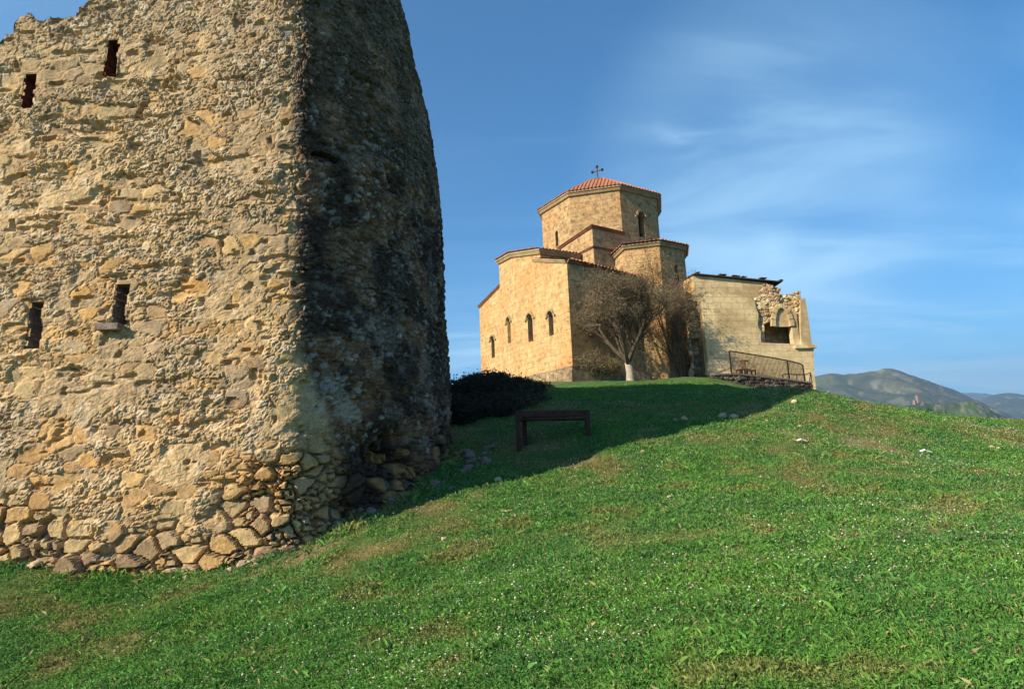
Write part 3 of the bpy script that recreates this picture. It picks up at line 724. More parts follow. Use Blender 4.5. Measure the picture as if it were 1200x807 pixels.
# central apse A ------------------------------------------------
aC = 10.35
v603 = (aC, b_at(aC, 603.5)); v638 = (aC, b_at(aC, 638)); a587 = 9.75; v587 = (a587, b_at(a587, 588))
z603 = zp(v603, 297); z638 = zp(v638, 293); z587 = zp(v587, 305)
zw = lambda ab, y1, y2: (zp(ab, y2), zp(ab, y1) - zp(ab, y2))
def wf(A, B, px):   # fraction along wall A-B at picture column px
    lo, hi = 0, 1
    for _ in range(40):
        m_ = (lo + hi) / 2; q = (A[0] + (B[0] - A[0]) * m_, A[1] + (B[1] - A[1]) * m_); p = P2(*q)
        if px_of(*p, z_at(*p, 385))[0] < px: lo = m_
        else: hi = m_
    q = (A[0] + (B[0] - A[0]) * lo, A[1] + (B[1] - A[1]) * lo); return lo, q
f, q = wf(v587, v603, 596.5); z0, h = zw(q, 372, 402); w597 = (f, z0, .78, h, True)
f, q = wf(v603, v638, 621.5); z0, h = zw(q, 368, 400); w622 = (f, z0, .74, h, True)
wall('apse_wall', P2(*v587), P2(*v603), ZG, z587, z603, M['gold'], (w597,))
wall('apse_wall', P2(*v603), P2(*v638), ZG, z603, z638, M['gold'], (w622,))
bk = (6.3, v638[1])
zk = zp(bk, 299)
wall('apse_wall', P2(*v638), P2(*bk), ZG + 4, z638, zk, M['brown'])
wall('apse_wall', P2(7.0, v587[1]), P2(*v587), ZG, z587, z587, M['gold'])
eave([(*P2(7.0, v587[1]), z587), (*P2(*v587), z587), (*P2(*v603), z603), (*P2(*v638), z638), (*P2(*bk), zk)], 'cornice', M['cornice'], .42, .3)
b = MB(); zin = zk + .55; inn = P2(6.0, (v587[1] + v638[1]) / 2)
ring = [(*P2(7.0, v587[1] - .25), z587 + .06), (*P2(v587[0] + .3, v587[1] - .25), z587 + .06), (*P2(v603[0] + .4, v603[1]), z603 + .06), (*P2(v638[0] + .4, v638[1] + .3), z638 + .06), (*P2(bk[0], bk[1] + .3), zk + .06)]
for e0, e1 in zip(ring, ring[1:]): roof_facet(b, e0, e1, (*inn, zin), (*inn, zin))
b.build('roof', M['tile'], church)
# right wing of facade A, corner K and the shaded face ----------
aK = 10.6; K = (aK, b_at(aK, 669.5)); v629 = (aK, b_at(aK, 629.5))
zK = zp(K, 304.5); z629 = zp(v629, 303)
f, q = wf(v629, K, 646); z0, h = zw(q, 365, 393); w646 = (f, z0, .62, h, True)
wall('wing_wall', P2(*v629), P2(*K), ZG, z629, zK, M['gold'], (w646,))
wall('wing_wall', P2(aC - .3, v629[1]), P2(*v629), ZG, z629, z629, M['gold'])
e716 = (a_at(K[1], 716), K[1]); zE716 = zp(e716, 313)
e752 = (a_at(K[1], 752), K[1])
wall('wing_wall', P2(*K), P2(*e716), ZG, zK, zE716, M['brown'])  # darker stone copy here paints the shade of this face
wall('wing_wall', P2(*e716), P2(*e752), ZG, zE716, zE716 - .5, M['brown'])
eave([(*P2(*v629), z629), (*P2(*K), zK)], 'cornice', M['cornice'], .3, .2)
eave([(*P2(*K), zK), (*P2(*e716), zE716), (*P2(*e752), zE716 - .5)], 'eave', M['tile2'], .26, .3)
b = MB()
roof_facet(b, (*P2(K[0] + .1, K[1] + .36), zK + .03), (*P2(e752[0], K[1] + .36), zE716 - .45), (*P2(7.2, sb + .1), zK + .9), (*P2(3, sb + .1), zK + .5))
b.face([(*P2(K[0] + .25, K[1] + .2), zK + .03), (*P2(7.2, sb + .1), zK + .9), (*P2(v629[0] + .25, v629[1]), z629 + .05)])
b.build('roof', M['tile'], church)
# left wing ------------------------------------------------------
aL = 9.3; v563 = (aL, b_at(aL, 563)); v587b = (aL, v587[1] + .05)
z563 = zp(v563, 359); z587b = zp(v587b, 329)
f, q = wf(v563, v587b, 577); z0, h = zw(q, 394, 419); w577 = (f, z0, .62, h, True)
wall('wing_wall', P2(*v563), P2(*v587b), ZG - 1, z563, z587b, M['gold'], (w577,))
wall('wing_wall', P2(-9, v563[1]), P2(*v563), ZG - 2, z563, z563, M['gold'])
eave([(*P2(*v563), z563), (*P2(*v587b), z587b)], 'eave', M['tile2'], .2, .2)
b = MB(); b.face([(*P2(aL + .2, v563[1] - .2), z563), (*P2(aL + .2, v587b[1]), z587b), (*P2(-6, v587b[1]), z587b), (*P2(-9, v563[1] - .2), z563)]); b.build('roof', M['tile2'], church)
# apse B: half octagon on the right ------------------------------
P1a, P2a, P3a, P0a = None, None, None, None
q2_ = (2.0, 8.4)
bP2 = (2.0, b_at(2.0, 773.5, 300)); bP3 = (a_at(bP2[1], 802, 300), bP2[1])
bP1 = (bP2[0] + 2.0, bP2[1] - 2.0); bP0 = (bP1[0], bP1[1] - 1.6)
print('px P1', px_of(*P2(*bP1), 14), 'P0', px_of(*P2(*bP0), 14), 'K', K, 'v', v563, v587, v603, v638, 'bP2', bP2, bP3)
zz2 = zp(bP2, 283.5); zz1 = zz2; zz0 = zz2 - .6; zz3 = zz2
bP4 = (bP3[0] - 2.0, bP3[1] - 2.0)
wl = [(bP0, zz0), (bP1, zz1), (bP2, zz2), (bP3, zz3), (bP4, zz3), ((bP4[0], 3.0), zz3)]
for (A, za), (B, zb2) in zip(wl, wl[1:]):
    wins = ()
    if A is bP2: wins = ((.62, zz2 - 3.4, .5, 1.7, False),)
    wall('apse_wall', P2(*A), P2(*B), ZG, za, zb2, M['brown'] if A is not bP1 else M['gold'], wins)  # sunward facet golden, the others in the darker copy that paints shade
eave([(*P2(*A), za) for A, za in wl], 'cornice', M['cornice'], .36, .3)
b = MB(); ap = (*P2(.6, 5.0), zz2 + 1.15)
ctr = np.array(P2(.6, 5.4))
ring = []
for A, za in wl:
    p = np.array(P2(*A)); d = (p - ctr); d /= np.linalg.norm(d); ring.append((*(p + d * .45), za + .06))
for e0, e1 in zip(ring, ring[1:]): roof_facet(b, e0, e1, ap, ap)
b.build('roof', M['tile'], church)
# plinth all round the visible faces -----------------------------
def plinth(pts, zt_list, out_=.55):
    b = MB(); P = [np.array(P2(*p)) for p in pts]; nn = []
    for i in range(len(P)):
        d0 = P[i] - P[max(i - 1, 0)]; d1 = P[min(i + 1, len(P) - 1)] - P[i]
        k = np.zeros(2)
        for d in (d0, d1):
            L = np.linalg.norm(d)
            if L > 0: k += np.array([d[1], -d[0]]) / L
        nn.append(k / np.linalg.norm(k) * out_ * 1.15)
    for i in range(len(P) - 1):
        a0, a1 = P[i] + nn[i], P[i + 1] + nn[i + 1]; c0 = P[i] + nn[i] * .45; c1 = P[i + 1] + nn[i + 1] * .45
        b.quad((*a0, 3.0), (*a1, 3.0), (*a1, zt_list[i + 1] - .35), (*a0, zt_list[i] - .35))
        b.quad((*a0, zt_list[i] - .35), (*a1, zt_list[i + 1] - .35), (*c1, zt_list[i + 1] - .3), (*c0, zt_list[i] - .3))
        b.quad((*c0, zt_list[i] - .3), (*c1, zt_list[i + 1] - .3), (*c1, zt_list[i + 1]), (*c0, zt_list[i]))
        b.quad((*c0, zt_list[i]), (*c1, zt_list[i + 1]), (*(P[i + 1] - nn[i + 1] * .1), zt_list[i + 1] + .04), (*(P[i] - nn[i] * .1), zt_list[i] + .04))
    b.build('plinth', M['plinth'], church)
zpl = zp((K[0] + .4, K[1]), 428.5)
plinth([v563, v587b, v587, v603, v629, K, e752], [zpl - .3, zpl - .2, zpl - .1, zpl, zpl, zpl, zpl])
# arms behind, closing the body for other viewpoints -------------
wall('wing_wall', P2(-9, 3.0), P2(-9, v563[1]), ZG - 2, 9, z563, M['brown'])

# ---------------------------------------------------------------- the ruined chapel against the church
chapel = empty('ruined_chapel', (17.5, 46.5, 4.3), 'pale roofless stone porch with a broken arched opening at the right end of the church', 'ruin')
PSI_F = R_(7); tF = np.array([math.cos(PSI_F), math.sin(PSI_F)]); nF = np.array([math.sin(PSI_F), -math.cos(PSI_F)])
F0 = ray(831, 437, 46.0)[:2]
def uF(px, py, off=0.0):
    """distance along wall F seen at (px,py); off = behind the face"""
    lo, hi = -3, 20
    for _ in range(50):
        m_ = (lo + hi) / 2; p = F0 + tF * m_ - nF * off
        if px_of(*p, z_at(*p, py))[0] < px: lo = m_
        else: hi = m_
    p = F0 + tF * lo - nF * off; return lo, z_at(*p, py)
def F3(u, z, off=0.0): p = F0 + tF * u - nF * off; return (p[0], p[1], z)
uR, zR = uF(954, 440)
out_pts = [(829,441),(957,480),(954.5,440),(953.5,409),(951,400),(947,370),(943.5,349),(938,351),(938.5,403),(905,402),(892,401),(891.5,388),(888,382),(889,368),(886,360),(884.5,353),(880,349.5),(868,346.5),(852,344),(838,341.5),(833,342),(829,350)]
o2 = []
for px, py in out_pts:
    if py == 480: o2.append((uF(955, 445)[0], 2.2))
    elif (px, py) == (829, 441): o2.append((0.0, 3.0))
    elif px == 829: o2.append((0.0, uF(829, py)[1]))
    else: o2.append(uF(px, py))
b = MB(); b.poly(o2, [], lambda u, z: F3(u, z)); b.poly(o2, [], lambda u, z: F3(u, z, .62))
n = len(o2)
for i in range(n): b.quad(F3(*o2[i]), F3(*o2[(i + 1) % n]), F3(*o2[(i + 1) % n], .62), F3(*o2[i], .62))
b.build('front_wall', M['pale'], chapel)
# ledge on the pier
la, lz = uF(931, 405); lb, lz2 = uF(955.5, 407); b = MB(); p = F3((la + lb) / 2, lz - .12, .12)
b.box(p, (lb - la + .1, .62, .2), PSI_F); b.box((p[0], p[1], p[2] + .12), (lb - la - .1, .5, .1), PSI_F); b.build('ledge', M['pale'], chapel)
# rough rubble core with arched niche and dark opening behind the broken face
def rough_panel(name, u0_, u1_, z0_, z1_, off0, fn_keep, fn_disp, m, parent, seed, step=.06, cols=None, F3_=F3):
    us = np.arange(u0_, u1_, step); zs_ = np.arange(z0_, z1_, step); U, Zp = np.meshgrid(us, zs_)
    f1, e1, iu, iv_ = voro(U + .12 * (fbm(U * 3, Zp * 3, 3, seed) - .5), Zp + .12 * (fbm(U * 3 + 9, Zp * 3, 3, seed) - .5), .42, .30, seed, .95, 2.6); s1 = sst(e1, .04, .25); hh = _hash(iu, iv_, seed + 1)
    d = s1 * (.03 + .10 * hh) + (fbm(U * 1.5, Zp * 1.5, 3, seed) - .5) * .3 + fn_disp(U, Zp)
    pal = np.array([[.46,.36,.20],[.55,.43,.25],[.38,.27,.15],[.60,.49,.31],[.42,.28,.14],[.5,.33,.16]]) if cols is None else np.array(cols)
    c = pal[(_hash(iu, iv_, seed + 2) * (len(pal) - .01)).astype(int)] * (0.75 + .25 * s1[..., None])
    O = off0 - d
    XY = F0[None, None, :] + tF * U[..., None] - nF * O[..., None]
    V = np.concatenate([XY, Zp[..., None]], -1).reshape(-1, 3); J = np.arange(U.size).reshape(U.shape)
    Fq = np.stack([J[:-1, :-1], J[:-1, 1:], J[1:, 1:], J[1:, :-1]], -1)
    kp = fn_keep(U, Zp); kp = kp[:-1, :-1] & kp[1:, 1:] & kp[:-1, 1:] & kp[1:, :-1]
    Fq = Fq[kp]; us_ = np.unique(Fq); rm = np.full(len(V), -1); rm[us_] = np.arange(len(us_))
    return link(name, np_mesh(name, V[us_], rm[Fq], c.reshape(-1, 3)[us_], smooth=False), m, parent)
ua, za = uF(884, 350, .5); ub, zb3 = uF(941, 404, .5); uo0, zo0 = uF(893, 381, .5); uo1, _ = uF(925, 381, .5); uac, zac = uF(920, 362, .5)
topn = lambda U: uF(884, 351.5, .5)[1] + (fbm(U * 2.2, U * 0, 3, 77) - .5) * .35 + (U - ua) * .13 + .12
def keepn(U, Z_): return (Z_ < topn(U)) & ~((U > uo0) & (U < uo1) & (Z_ < zo0 - .05 + .35 * np.abs(np.sin((U - uo0) * 1.6))) & (Z_ > zb3 + .05))
def dispn(U, Z_):
    a = ((U - uac) / .75) ** 2 + (np.maximum(Z_ - zac + .15, 0) / .95) ** 2
    return -.14 * ((a < 1)) * (Z_ > zo0 - .3) + .25 * np.exp(-(((U - ua - .9) / .6) ** 2 + ((Z_ - zac) / .5) ** 2))
rough_panel('rubble_core', ua - .3, ub + .15, zb3 - .2, zac + 2.4, .27, keepn, dispn, M['rubble2'], chapel, 501)
b = MB(); ca_, cz_ = uF(916, 383, .25); wa_ = uF(926, 383, .25)[0] - ca_; ht_ = uF(916, 361, .25)[1] - cz_
b.poly([(ca_ + wa_ * math.cos(math.pi * k / 12), cz_ + ht_ * math.sin(math.pi * k / 12) ** .8) for k in range(13)], [], lambda u, z: F3(u, z, .16)); b.build('niche_back', M['pale'], chapel)
b = MB()
for k in range(9):
    a0_, a1_ = math.pi * k / 9 + .02, math.pi * (k + 1) / 9 - .02; f_ = lambda a, q: F3(ca_ + wa_ * q * math.cos(a), cz_ + ht_ * q * math.sin(a), .10)
    b.bar(f_(a0_, 1.10), f_(a1_, 1.10), .34, .2 + .04 * random.random(), up=tuple(-nF) + (0,))
b.build('niche_arch', M['pale'], chapel)
b = MB(); jx, _ = uF(925.5, 390, .5); jx2, _ = uF(932.5, 390, .5)
b.box(F3((jx + jx2) / 2, (zb3 + zo0 + .9) / 2, .36), (jx2 - jx, .5, zo0 + .9 - zb3), PSI_F); b.build('jamb', M['pale'], chapel)
b = MB(); b.face([F3(uo0 - .6, zb3 - .4, 1.9), F3(uo1 + .6, zb3 - .4, 1.9), F3(uo1 + .6, zo0 + .9, 1.9), F3(uo0 - .6, zo0 + .9, 1.9)])
b.face([F3(uo0 - .6, zo0 + .9, .7), F3(uo1 + .6, zo0 + .9, .7), F3(uo1 + .6, zo0 + .9, 1.9), F3(uo0 - .6, zo0 + .9, 1.9)])
b.face([F3(uo0 - .6, zb3 - .4, .7), F3(uo0 - .6, zo0 + .9, .7), F3(uo0 - .6, zo0 + .9, 1.9), F3(uo0 - .6, zb3 - .4, 1.9)])
b.face([F3(uo1 + .6, zb3 - .4, .7), F3(uo1 + .6, zo0 + .9, .7), F3(uo1 + .6, zo0 + .9, 1.9), F3(uo1 + .6, zb3 - .4, 1.9)])
b.build('chamber', M['brown'], chapel)
# upper strip wall behind, with roof sheet, and lit gable wall to the left
OFF = 2.4
N0 = uF(813.5, 340, OFF)[0]; zn0 = uF(813.5, 322, OFF)[1]; N1 = uF(900, 340, OFF)[0]; zn1 = uF(902, 331.5, OFF)[1]
b = MB(); b.poly([(N0, 3.5), (N1, 3.5), (N1, zn1), (N0, zn0)], [], lambda u, z: F3(u, z, OFF)); b.build('upper_wall', M['pale'], chapel)
G0 = np.array(F3(N0, 0, OFF)[:2])
gd = -nA                                     # gable runs back along the church axis
def gp(t): return G0 + gd * t
def t_at(px, py):
    lo, hi = 0, 14
    for _ in range(50):
        m_ = (lo + hi) / 2; p = gp(m_)
        if px_of(*p, z_at(*p, py))[0] > px: lo = m_
        else: hi = m_
    return lo
# direction check: wall must run to the left (towards column 768) going back
gl = np.array(ray(768, 347, 52.5)[:2]); gd = (gl - G0) / np.linalg.norm(gl - G0)
zgl = z_at(*gl, 347.5)
b = MB(); Lg = np.linalg.norm(gl - G0)
b.poly([(0, 3.5), (Lg, 3.5), (Lg, zn0), (0, zgl)], [], lambda u, z: (*(gl - gd * u), z)); b.build('gable_wall', M['gold'], chapel)
b = MB()   # roof sheet following strip and gable
pA = (*gl, zgl); pB = F3(N0, zn0, OFF); u915, z915 = uF(914.5, 331.5, OFF); pC = F3(u915, z915, OFF)
def thick(b, pts, t=.07):
    b.face(pts); b.face([(p[0], p[1], p[2] + t) for p in pts][::-1])
    for i in range(len(pts)):
        p, q = pts[i], pts[(i + 1) % len(pts)]; b.quad(p, q, (q[0], q[1], q[2] + t), (p[0], p[1], p[2] + t))
ov = lambda p, k=.3: (p[0] + nF[0] * k, p[1] + nF[1] * k, p[2])
bkC = (pC[0] - nF[0] * 4, pC[1] - nF[1] * 4, pC[2] - .3); bkA = (pA[0] - nF[0] * 1.0 + 1, pA[1] + 2.5, pA[2] + .2)
thick(b, [ov(pA), ov(pB), ov(pC), bkC, bkA]); b.build('roof_sheet', M['slate'], chapel)
for i in range(14):
    b = MB()
    k = random.random(); p = [ov(pB)[j] * (1 - k) + ov(pC)[j] * k for j in range(3)]
    b.box((p[0], p[1] + .1, p[2] + .15 + random.uniform(0, .05)), (random.uniform(.12, .4), .3, random.uniform(.04, .12)), random.random()); b.build('loose_tile', M['slate'], chapel)
# rubble stump at the right end under the roof
kd = lambda U, Z_: (Z_ < (uF(898, 333, OFF - .3)[1] - np.clip(U - N1 + .2, 0, 9) * .35 + (fbm(U * 3, Z_ * 3, 2, 3) - .5) * .3)) & (U > N1 - .9 + .3 * np.sin(Z_ * 5)) & (U < uF(914, 340, OFF)[0] + .25 * np.sin(Z_ * 4))
rough_panel('rubble_stump', N1 - 1.4, N1 + 2.2, 6, zn1 + .5, OFF - .35, kd, lambda U, Z_: -((U - N1 - .2) ** 2) * .25, M['rubble2'], chapel, 611, cols=[[.34,.24,.14],[.44,.32,.2],[.50,.38,.24],[.25,.16,.10]])
# broken return wall between gable and front wall, and dark doorway gap
kd2 = lambda U, Z_: (Z_ < uF(818, 343, 1.2)[1] + 0 * U) & (U > -.95 + .15 * np.sin(Z_ * 3)) & (U < .25)
rough_panel('broken_return', -1.6, .4, 3.0, uF(818, 341, 1.2)[1], 1.25, kd2, lambda U, Z_: .1 * np.sin(Z_ * 2.1) - .7 * ((Z_ < uF(825, 396, 1.2)[1]) & (U > -.62)), M['rubble2'], chapel, 711, cols=[[.34,.24,.14],[.42,.30,.17],[.5,.37,.2],[.26,.18,.11]])
# other walls so it stands as a building
b = MB(); p0 = F3(uR, 2.2, .62); e = F3(uR, 0, 7); zt_ = uF(943, 352)[1]
b.quad(F3(uR, 2.2, .6), F3(uR, 2.2, 7), F3(uR, zt_ - .8, 7), F3(uR, zt_, .6))
b.quad(F3(uR, 2.2, 7), F3(0, 2.2, 7), F3(0, zn1, 7), F3(uR, zt_ - .8, 7)); b.build('back_wall', M['brown'], chapel)

# terrace wall, railing -------------------------------------------
PT = R_(16); tT = np.array([math.cos(PT), math.sin(PT)]); T0 = ray(838, 438, 43.0)[:2]; nT = np.array([math.sin(PT), -math.cos(PT)])
def uT(px, py):
    lo, hi = -3, 20
    for _ in range(50):
        m_ = (lo + hi) / 2; p = T0 + tT * m_
        if px_of(*p, z_at(*p, py))[0] < px: lo = m_
        else: hi = m_
    p = T0 + tT * lo; return lo, z_at(*p, py)
def T3(u, z, off=0.): p = T0 + tT * u - nT * off; return (p[0], p[1], z)
tA = uT(836, 439); tB = uT(862, 438.5); tCc = uT(920, 444.5); tD = uT(951, 449)
us = np.arange(tA[0] - .5, tD[0], .06); zs_ = np.arange(1.2, max(tA[1], tB[1]) + .3, .06); U, Zp = np.meshgrid(us, zs_)
f1, e1, iu, iv_ = voro(U, Zp, .42, .26, 801, .7, 3.2); s1 = sst(e1, .04, .2); hh = _hash(iu, iv_, 3)
topT = np.interp(U, [tA[0], tB[0], tCc[0], tD[0]], [tA[1], tB[1], tCc[1], tD[1]])
XY = T0 + tT * U[..., None] + nT * (s1 * (.04 + .12 * hh))[..., None]
palT = np.array([[.09,.065,.05],[.13,.10,.07],[.07,.05,.04],[.17,.13,.09]]); cT = palT[(_hash(iu, iv_, 5) * 3.99).astype(int)]  # stone colours darkened to stand in for shade on this wall
V = np.concatenate([XY, np.minimum(Zp, topT)[..., None]], -1).reshape(-1, 3); J = np.arange(U.size).reshape(U.shape)
Fq = np.stack([J[:-1, :-1], J[:-1, 1:], J[1:, 1:], J[1:, :-1]], -1)[(Zp[:-1, :-1] < topT[:-1, :-1])]
terr = empty('terrace_wall', T3(4, 3.2), 'low dark retaining wall of rough stones below the iron railing', 'wall')
link('stone_face', np_mesh('stone_face', V, Fq, cT.reshape(-1, 3), smooth=False), M['rubble2'], terr)
b = MB(); b.face([T3(tA[0] - .5, tA[1] - .03), T3(tB[0], tB[1] - .03), T3(tCc[0], tCc[1] - .03), T3(tD[0], tD[1] - .03), T3(tD[0], tD[1] - .03, 4.0), T3(tA[0] - .5, tA[1] - .03, 4.0)])
b.quad(T3(tD[0], 1.2), T3(tD[0], 1.2, 4), T3(tD[0], tD[1] - .03, 4), T3(tD[0], tD[1] - .03)); b.build('paving', M['cornice'], terr)
b = MB()
for k in range(40):
    uu = tA[0] + (tD[0] - tA[0]) * (k + .5) / 40; zt_ = float(np.interp(uu, [tA[0], tB[0], tCc[0], tD[0]], [tA[1], tB[1], tCc[1], tD[1]]))
    b.box(T3(uu, zt_ + .02, .05), ((tD[0] - tA[0]) / 40 - .03, .4, .10 + .03 * random.random()), PT)
b.build('coping', M['rockdark'], terr)

rail = empty('iron_railing', T3(tB[0], tB[1]), 'dark iron railing with thin balusters in front of the pale ruined wall', 'railing')
rp = [(857, 410.5), (861, 411), (900, 417), (925, 421.5), (938, 424.5), (943.5, 427)]
rpt = [uT(*q) for q in rp]
b = MB(); b.tube([T3(u_, z_, .25) for u_, z_ in rpt], .045, 6); b.build('handrail', M['iron'], rail)
zb_rail = lambda u_: float(np.interp(u_, [tA[0], tB[0], tCc[0], tD[0]], [tA[1], tB[1], tCc[1], tD[1]])) + .02
for q in (0, 3, 5):
    b = MB(); u_, z_ = rpt[q]; b.bar(T3(u_, zb_rail(u_), .25), T3(u_, z_, .25), .09); b.build('post', M['iron'], rail)
b = MB(); b.tube([T3(u_, zb_rail(u_) + .12, .25) for u_, z_ in rpt], .025, 5); b.build('bottom_rail', M['iron'], rail)
nbal = 56; bal = MB(); bal.bar((0, 0, 0), (0, 0, 1), .022)
for k in range(nbal):
    u_ = rpt[0][0] + (rpt[-1][0] - rpt[0][0]) * (k + .6) / nbal; z_ = float(np.interp(u_, [r[0] for r in rpt], [r[1] for r in rpt])); zb_ = zb_rail(u_) + .1
    b = MB(); b.bar(T3(u_, zb_, .25), T3(u_, z_, .25), .032); b.build('baluster', M['iron'], rail)
rail2 = empty('low_railing', T3(tD[0], tD[1]), 'short low iron railing stepping down at the right corner of the terrace', 'railing')
b = MB(); q = [uT(917, 439.5), uT(920, 438), uT(944, 438.5)]; b.tube([T3(u_, z_, .1) for u_, z_ in q] , .035, 5); b.build('handrail', M['iron'], rail2)
c0 = T3(*uT(944, 438.5), .1); c1 = T3(*uT(950, 436.5), .0); c2 = T3(*uT(954.5, 444), .5)
b = MB(); b.tube([c0, c1, c2], .035, 5); b.build('handrail', M['iron'], rail2)
for p in [T3(*uT(918, 439), .1), T3(*uT(934, 438.5), .1), c0, c1, c2]:
    b = MB(); b.bar((p[0], p[1], p[2] - (.75 if p is not c2 else 1.4)), p, .05); b.build('post', M['iron'], rail2)
# things standing on the terrace
def chairlike(px, py, w, h, m, label, cat, name, back=True):
    u_, z_ = uT(px, py); zb_ = zb_rail(u_); e = empty(name, T3(u_, zb_, 1.2), label, cat, rz=PT)
    s = h * .5 if back else h
    b = MB(); b.box(T3(u_, zb_ + s, 1.2), (w, w, .06), PT); b.build('top' if not back else 'seat', m, e)
    for i in (-1, 1):
        for j in (-1, 1):
            b = MB(); b.box(T3(u_ + i * (w / 2 - .04), zb_ + s / 2, 1.2 + j * (w / 2 - .04)), (.06, .06, s), PT); b.build('leg', m, e)
    if back: b = MB(); b.box(T3(u_ - w / 2 + .03, zb_ + s + h * .25, 1.2), (.06, w, h * .5), PT); b.box(T3(u_, zb_ + h - .03, 1.2), (w, w * .9, .06), PT); b.build('backrest', m, e)
    return e
chairlike(886, 425, .5, 1.35, M['wood'], 'tall brown wooden stand behind the railing with a lit side', 'stand', 'wooden_stand')
chairlike(893, 433, .48, .62, M['wood'], 'small brown wooden stool right of the tall stand', 'stool', 'wooden_stool', False)
chairlike(880, 433, .5, .60, M['rustwood'], 'small reddish stool left of the tall wooden stand', 'stool', 'wooden_stool', False)

# ---------------------------------------------------------------- trees
def tree(name, label, px, py, Yd, height, spread, nstem, seed, leafc, nleaf, limewash=False, lean=0.0, kind='tree', trunk_r=.3, th=1.7, tw=1.0):
    rnd = random.Random(seed); base = Vector(ray(px, py, Yd)); base.z = float(ground_z(base.x, base.y)[0]) - .05
    e = empty(name, base, label, kind); wood = MB(); tips = []
    segV = []; 
    def limb(p, d, L, r, lv):
        n = 3 if lv < 3 else 2; pts = [p]; rr = [r]; q = p.copy(); dd = d.copy()
        for i in range(n):
            dd = (dd + Vector((rnd.uniform(-1, 1), rnd.uniform(-1, 1), rnd.uniform(-.4, .8))) * (.20 if lv else .08)).normalized()
            q = q + dd * L / n; pts.append(q.copy()); rr.append(r * (1 - .55 * (i + 1) / n))
            if lv >= 3: tips.append((q.copy(), dd.copy()))
        wood.tube(pts, rr, 6 if lv < 2 else (4 if lv < 3 else 3))
        if lv < 5:
            k = [5, 4, 4, 3, 3][lv]
            for i in range(k):
                f = rnd.uniform(.35, 1.0); j = min(n - 1, int(f * n)); o = pts[j].lerp(pts[j + 1], f * n - j if j < n else 1)
                side = Vector((rnd.uniform(-1, 1), rnd.uniform(-1, 1), rnd.uniform(-.25, .7))).normalized()
                nd2 = (dd * .75 + side * (.95 if lv < 3 else 1.1)).normalized(); nd2.x *= spread; nd2.y *= spread; nd2.normalize()
                limb(o, nd2, L * rnd.uniform(.55, .80), max(.008, r * rnd.uniform(.38, .55)), lv + 1)
    if nstem == 1:
        t = MB(); top = base + Vector((lean, 0, th))
        pts = [base + Vector((0, 0, -.3)), base + Vector((lean * .1, 0, .15)), base.lerp(top, .5) + Vector((.05, 0, 0)), top]
        t.tube(pts, [trunk_r * 1.5, trunk_r * 1.1, trunk_r * .95, trunk_r * .85], 10); t.build('trunk', M['lime'] if limewash else M['bark'], e, smooth=True)
        for i in range(7):
            a = 2 * math.pi * i / 7 + rnd.uniform(-.3, .3); limb(top + Vector((0, 0, rnd.uniform(-.2, .1))), Vector((math.cos(a) * .75 * spread, math.sin(a) * .75 * spread, rnd.uniform(.35, 1.3))).normalized(), (height - th) * rnd.uniform(.36, .46), trunk_r * .55, 1)
    else:
        for i in range(nstem):
            a = 2 * math.pi * i / nstem; limb(base + Vector((math.cos(a) * .15, math.sin(a) * .15, -.1)), Vector((math.cos(a) * .34 * spread, math.sin(a) * .34 * spread, 1)).normalized(), height * rnd.uniform(.42, .55), trunk_r * .5, 1)
    wood.build('branches', M['bark'], e)
    # leaves and fine twigs near branch tips
    T = np.array([list(t[0]) for t in tips]); nt_ = len(T); rg = np.random.default_rng(seed)
    idx = rg.integers(0, nt_, nleaf); P = T[idx] + rg.normal(0, .19, (nleaf, 3)) * tw
    d1 = rg.normal(0, 1, (nleaf, 3)); d1 /= np.linalg.norm(d1, axis=1)[:, None]; d2 = np.cross(d1, rg.normal(0, 1, (nleaf, 3))); d2 /= np.linalg.norm(d2, axis=1)[:, None]
    twig = rg.random(nleaf) < .6
    L = np.where(twig, rg.uniform(.25, .6, nleaf), rg.uniform(.05, .12, nleaf))[:, None]; Wd = np.where(twig, .013, .05)[:, None] * rg.uniform(.6, 1.2, (nleaf, 1))
    V = np.stack([P - d2 * Wd, P + d2 * Wd, P + d1 * L], 1).reshape(-1, 3); Fq = np.arange(nleaf * 3).reshape(-1, 3)
    c = np.where(twig[:, None], np.array([[.20, .145, .09]]), np.array(leafc)[rg.integers(0, len(leafc), nleaf)]) * rg.uniform(.6, 1.35, (nleaf, 1))
    o = link('crown', np_mesh('crown', V, Fq, np.repeat(c, 3, 0), smooth=False), M['leaf'], e)
    print(name, 'tips', nt_, 'bbox px', px_of(*V[V[:, 0].argmin()])[0], px_of(*V[V[:, 0].argmax()])[0], 'top', px_of(*V[V[:, 2].argmax()])[1])
    return e
LC = [[.17, .14, .06], [.14, .12, .05], [.19, .12, .065], [.12, .115, .045]]
tree('bare_tree', 'large bare brownish tree with whitened trunk before the shaded church wall', 739, 444, 44.0, 10.2, .66, 1, 4, LC, 30000, True, -.1, trunk_r=.30, th=1.5)
tree('bare_tree', 'smaller many-stemmed bare tree between the large tree and the ruined porch', 799, 445, 47.2, 8.2, .45, 4, 9, LC, 9000, False, kind='tree', trunk_r=.2)
tree('shrub', 'low greenish shrub at the foot of the shaded church wall', 700, 447, 45.5, 2.6, 1.6, 4, 12, [[.13, .15, .04], [.10, .12, .035], [.16, .13, .05]], 9000, kind='shrub', trunk_r=.1)

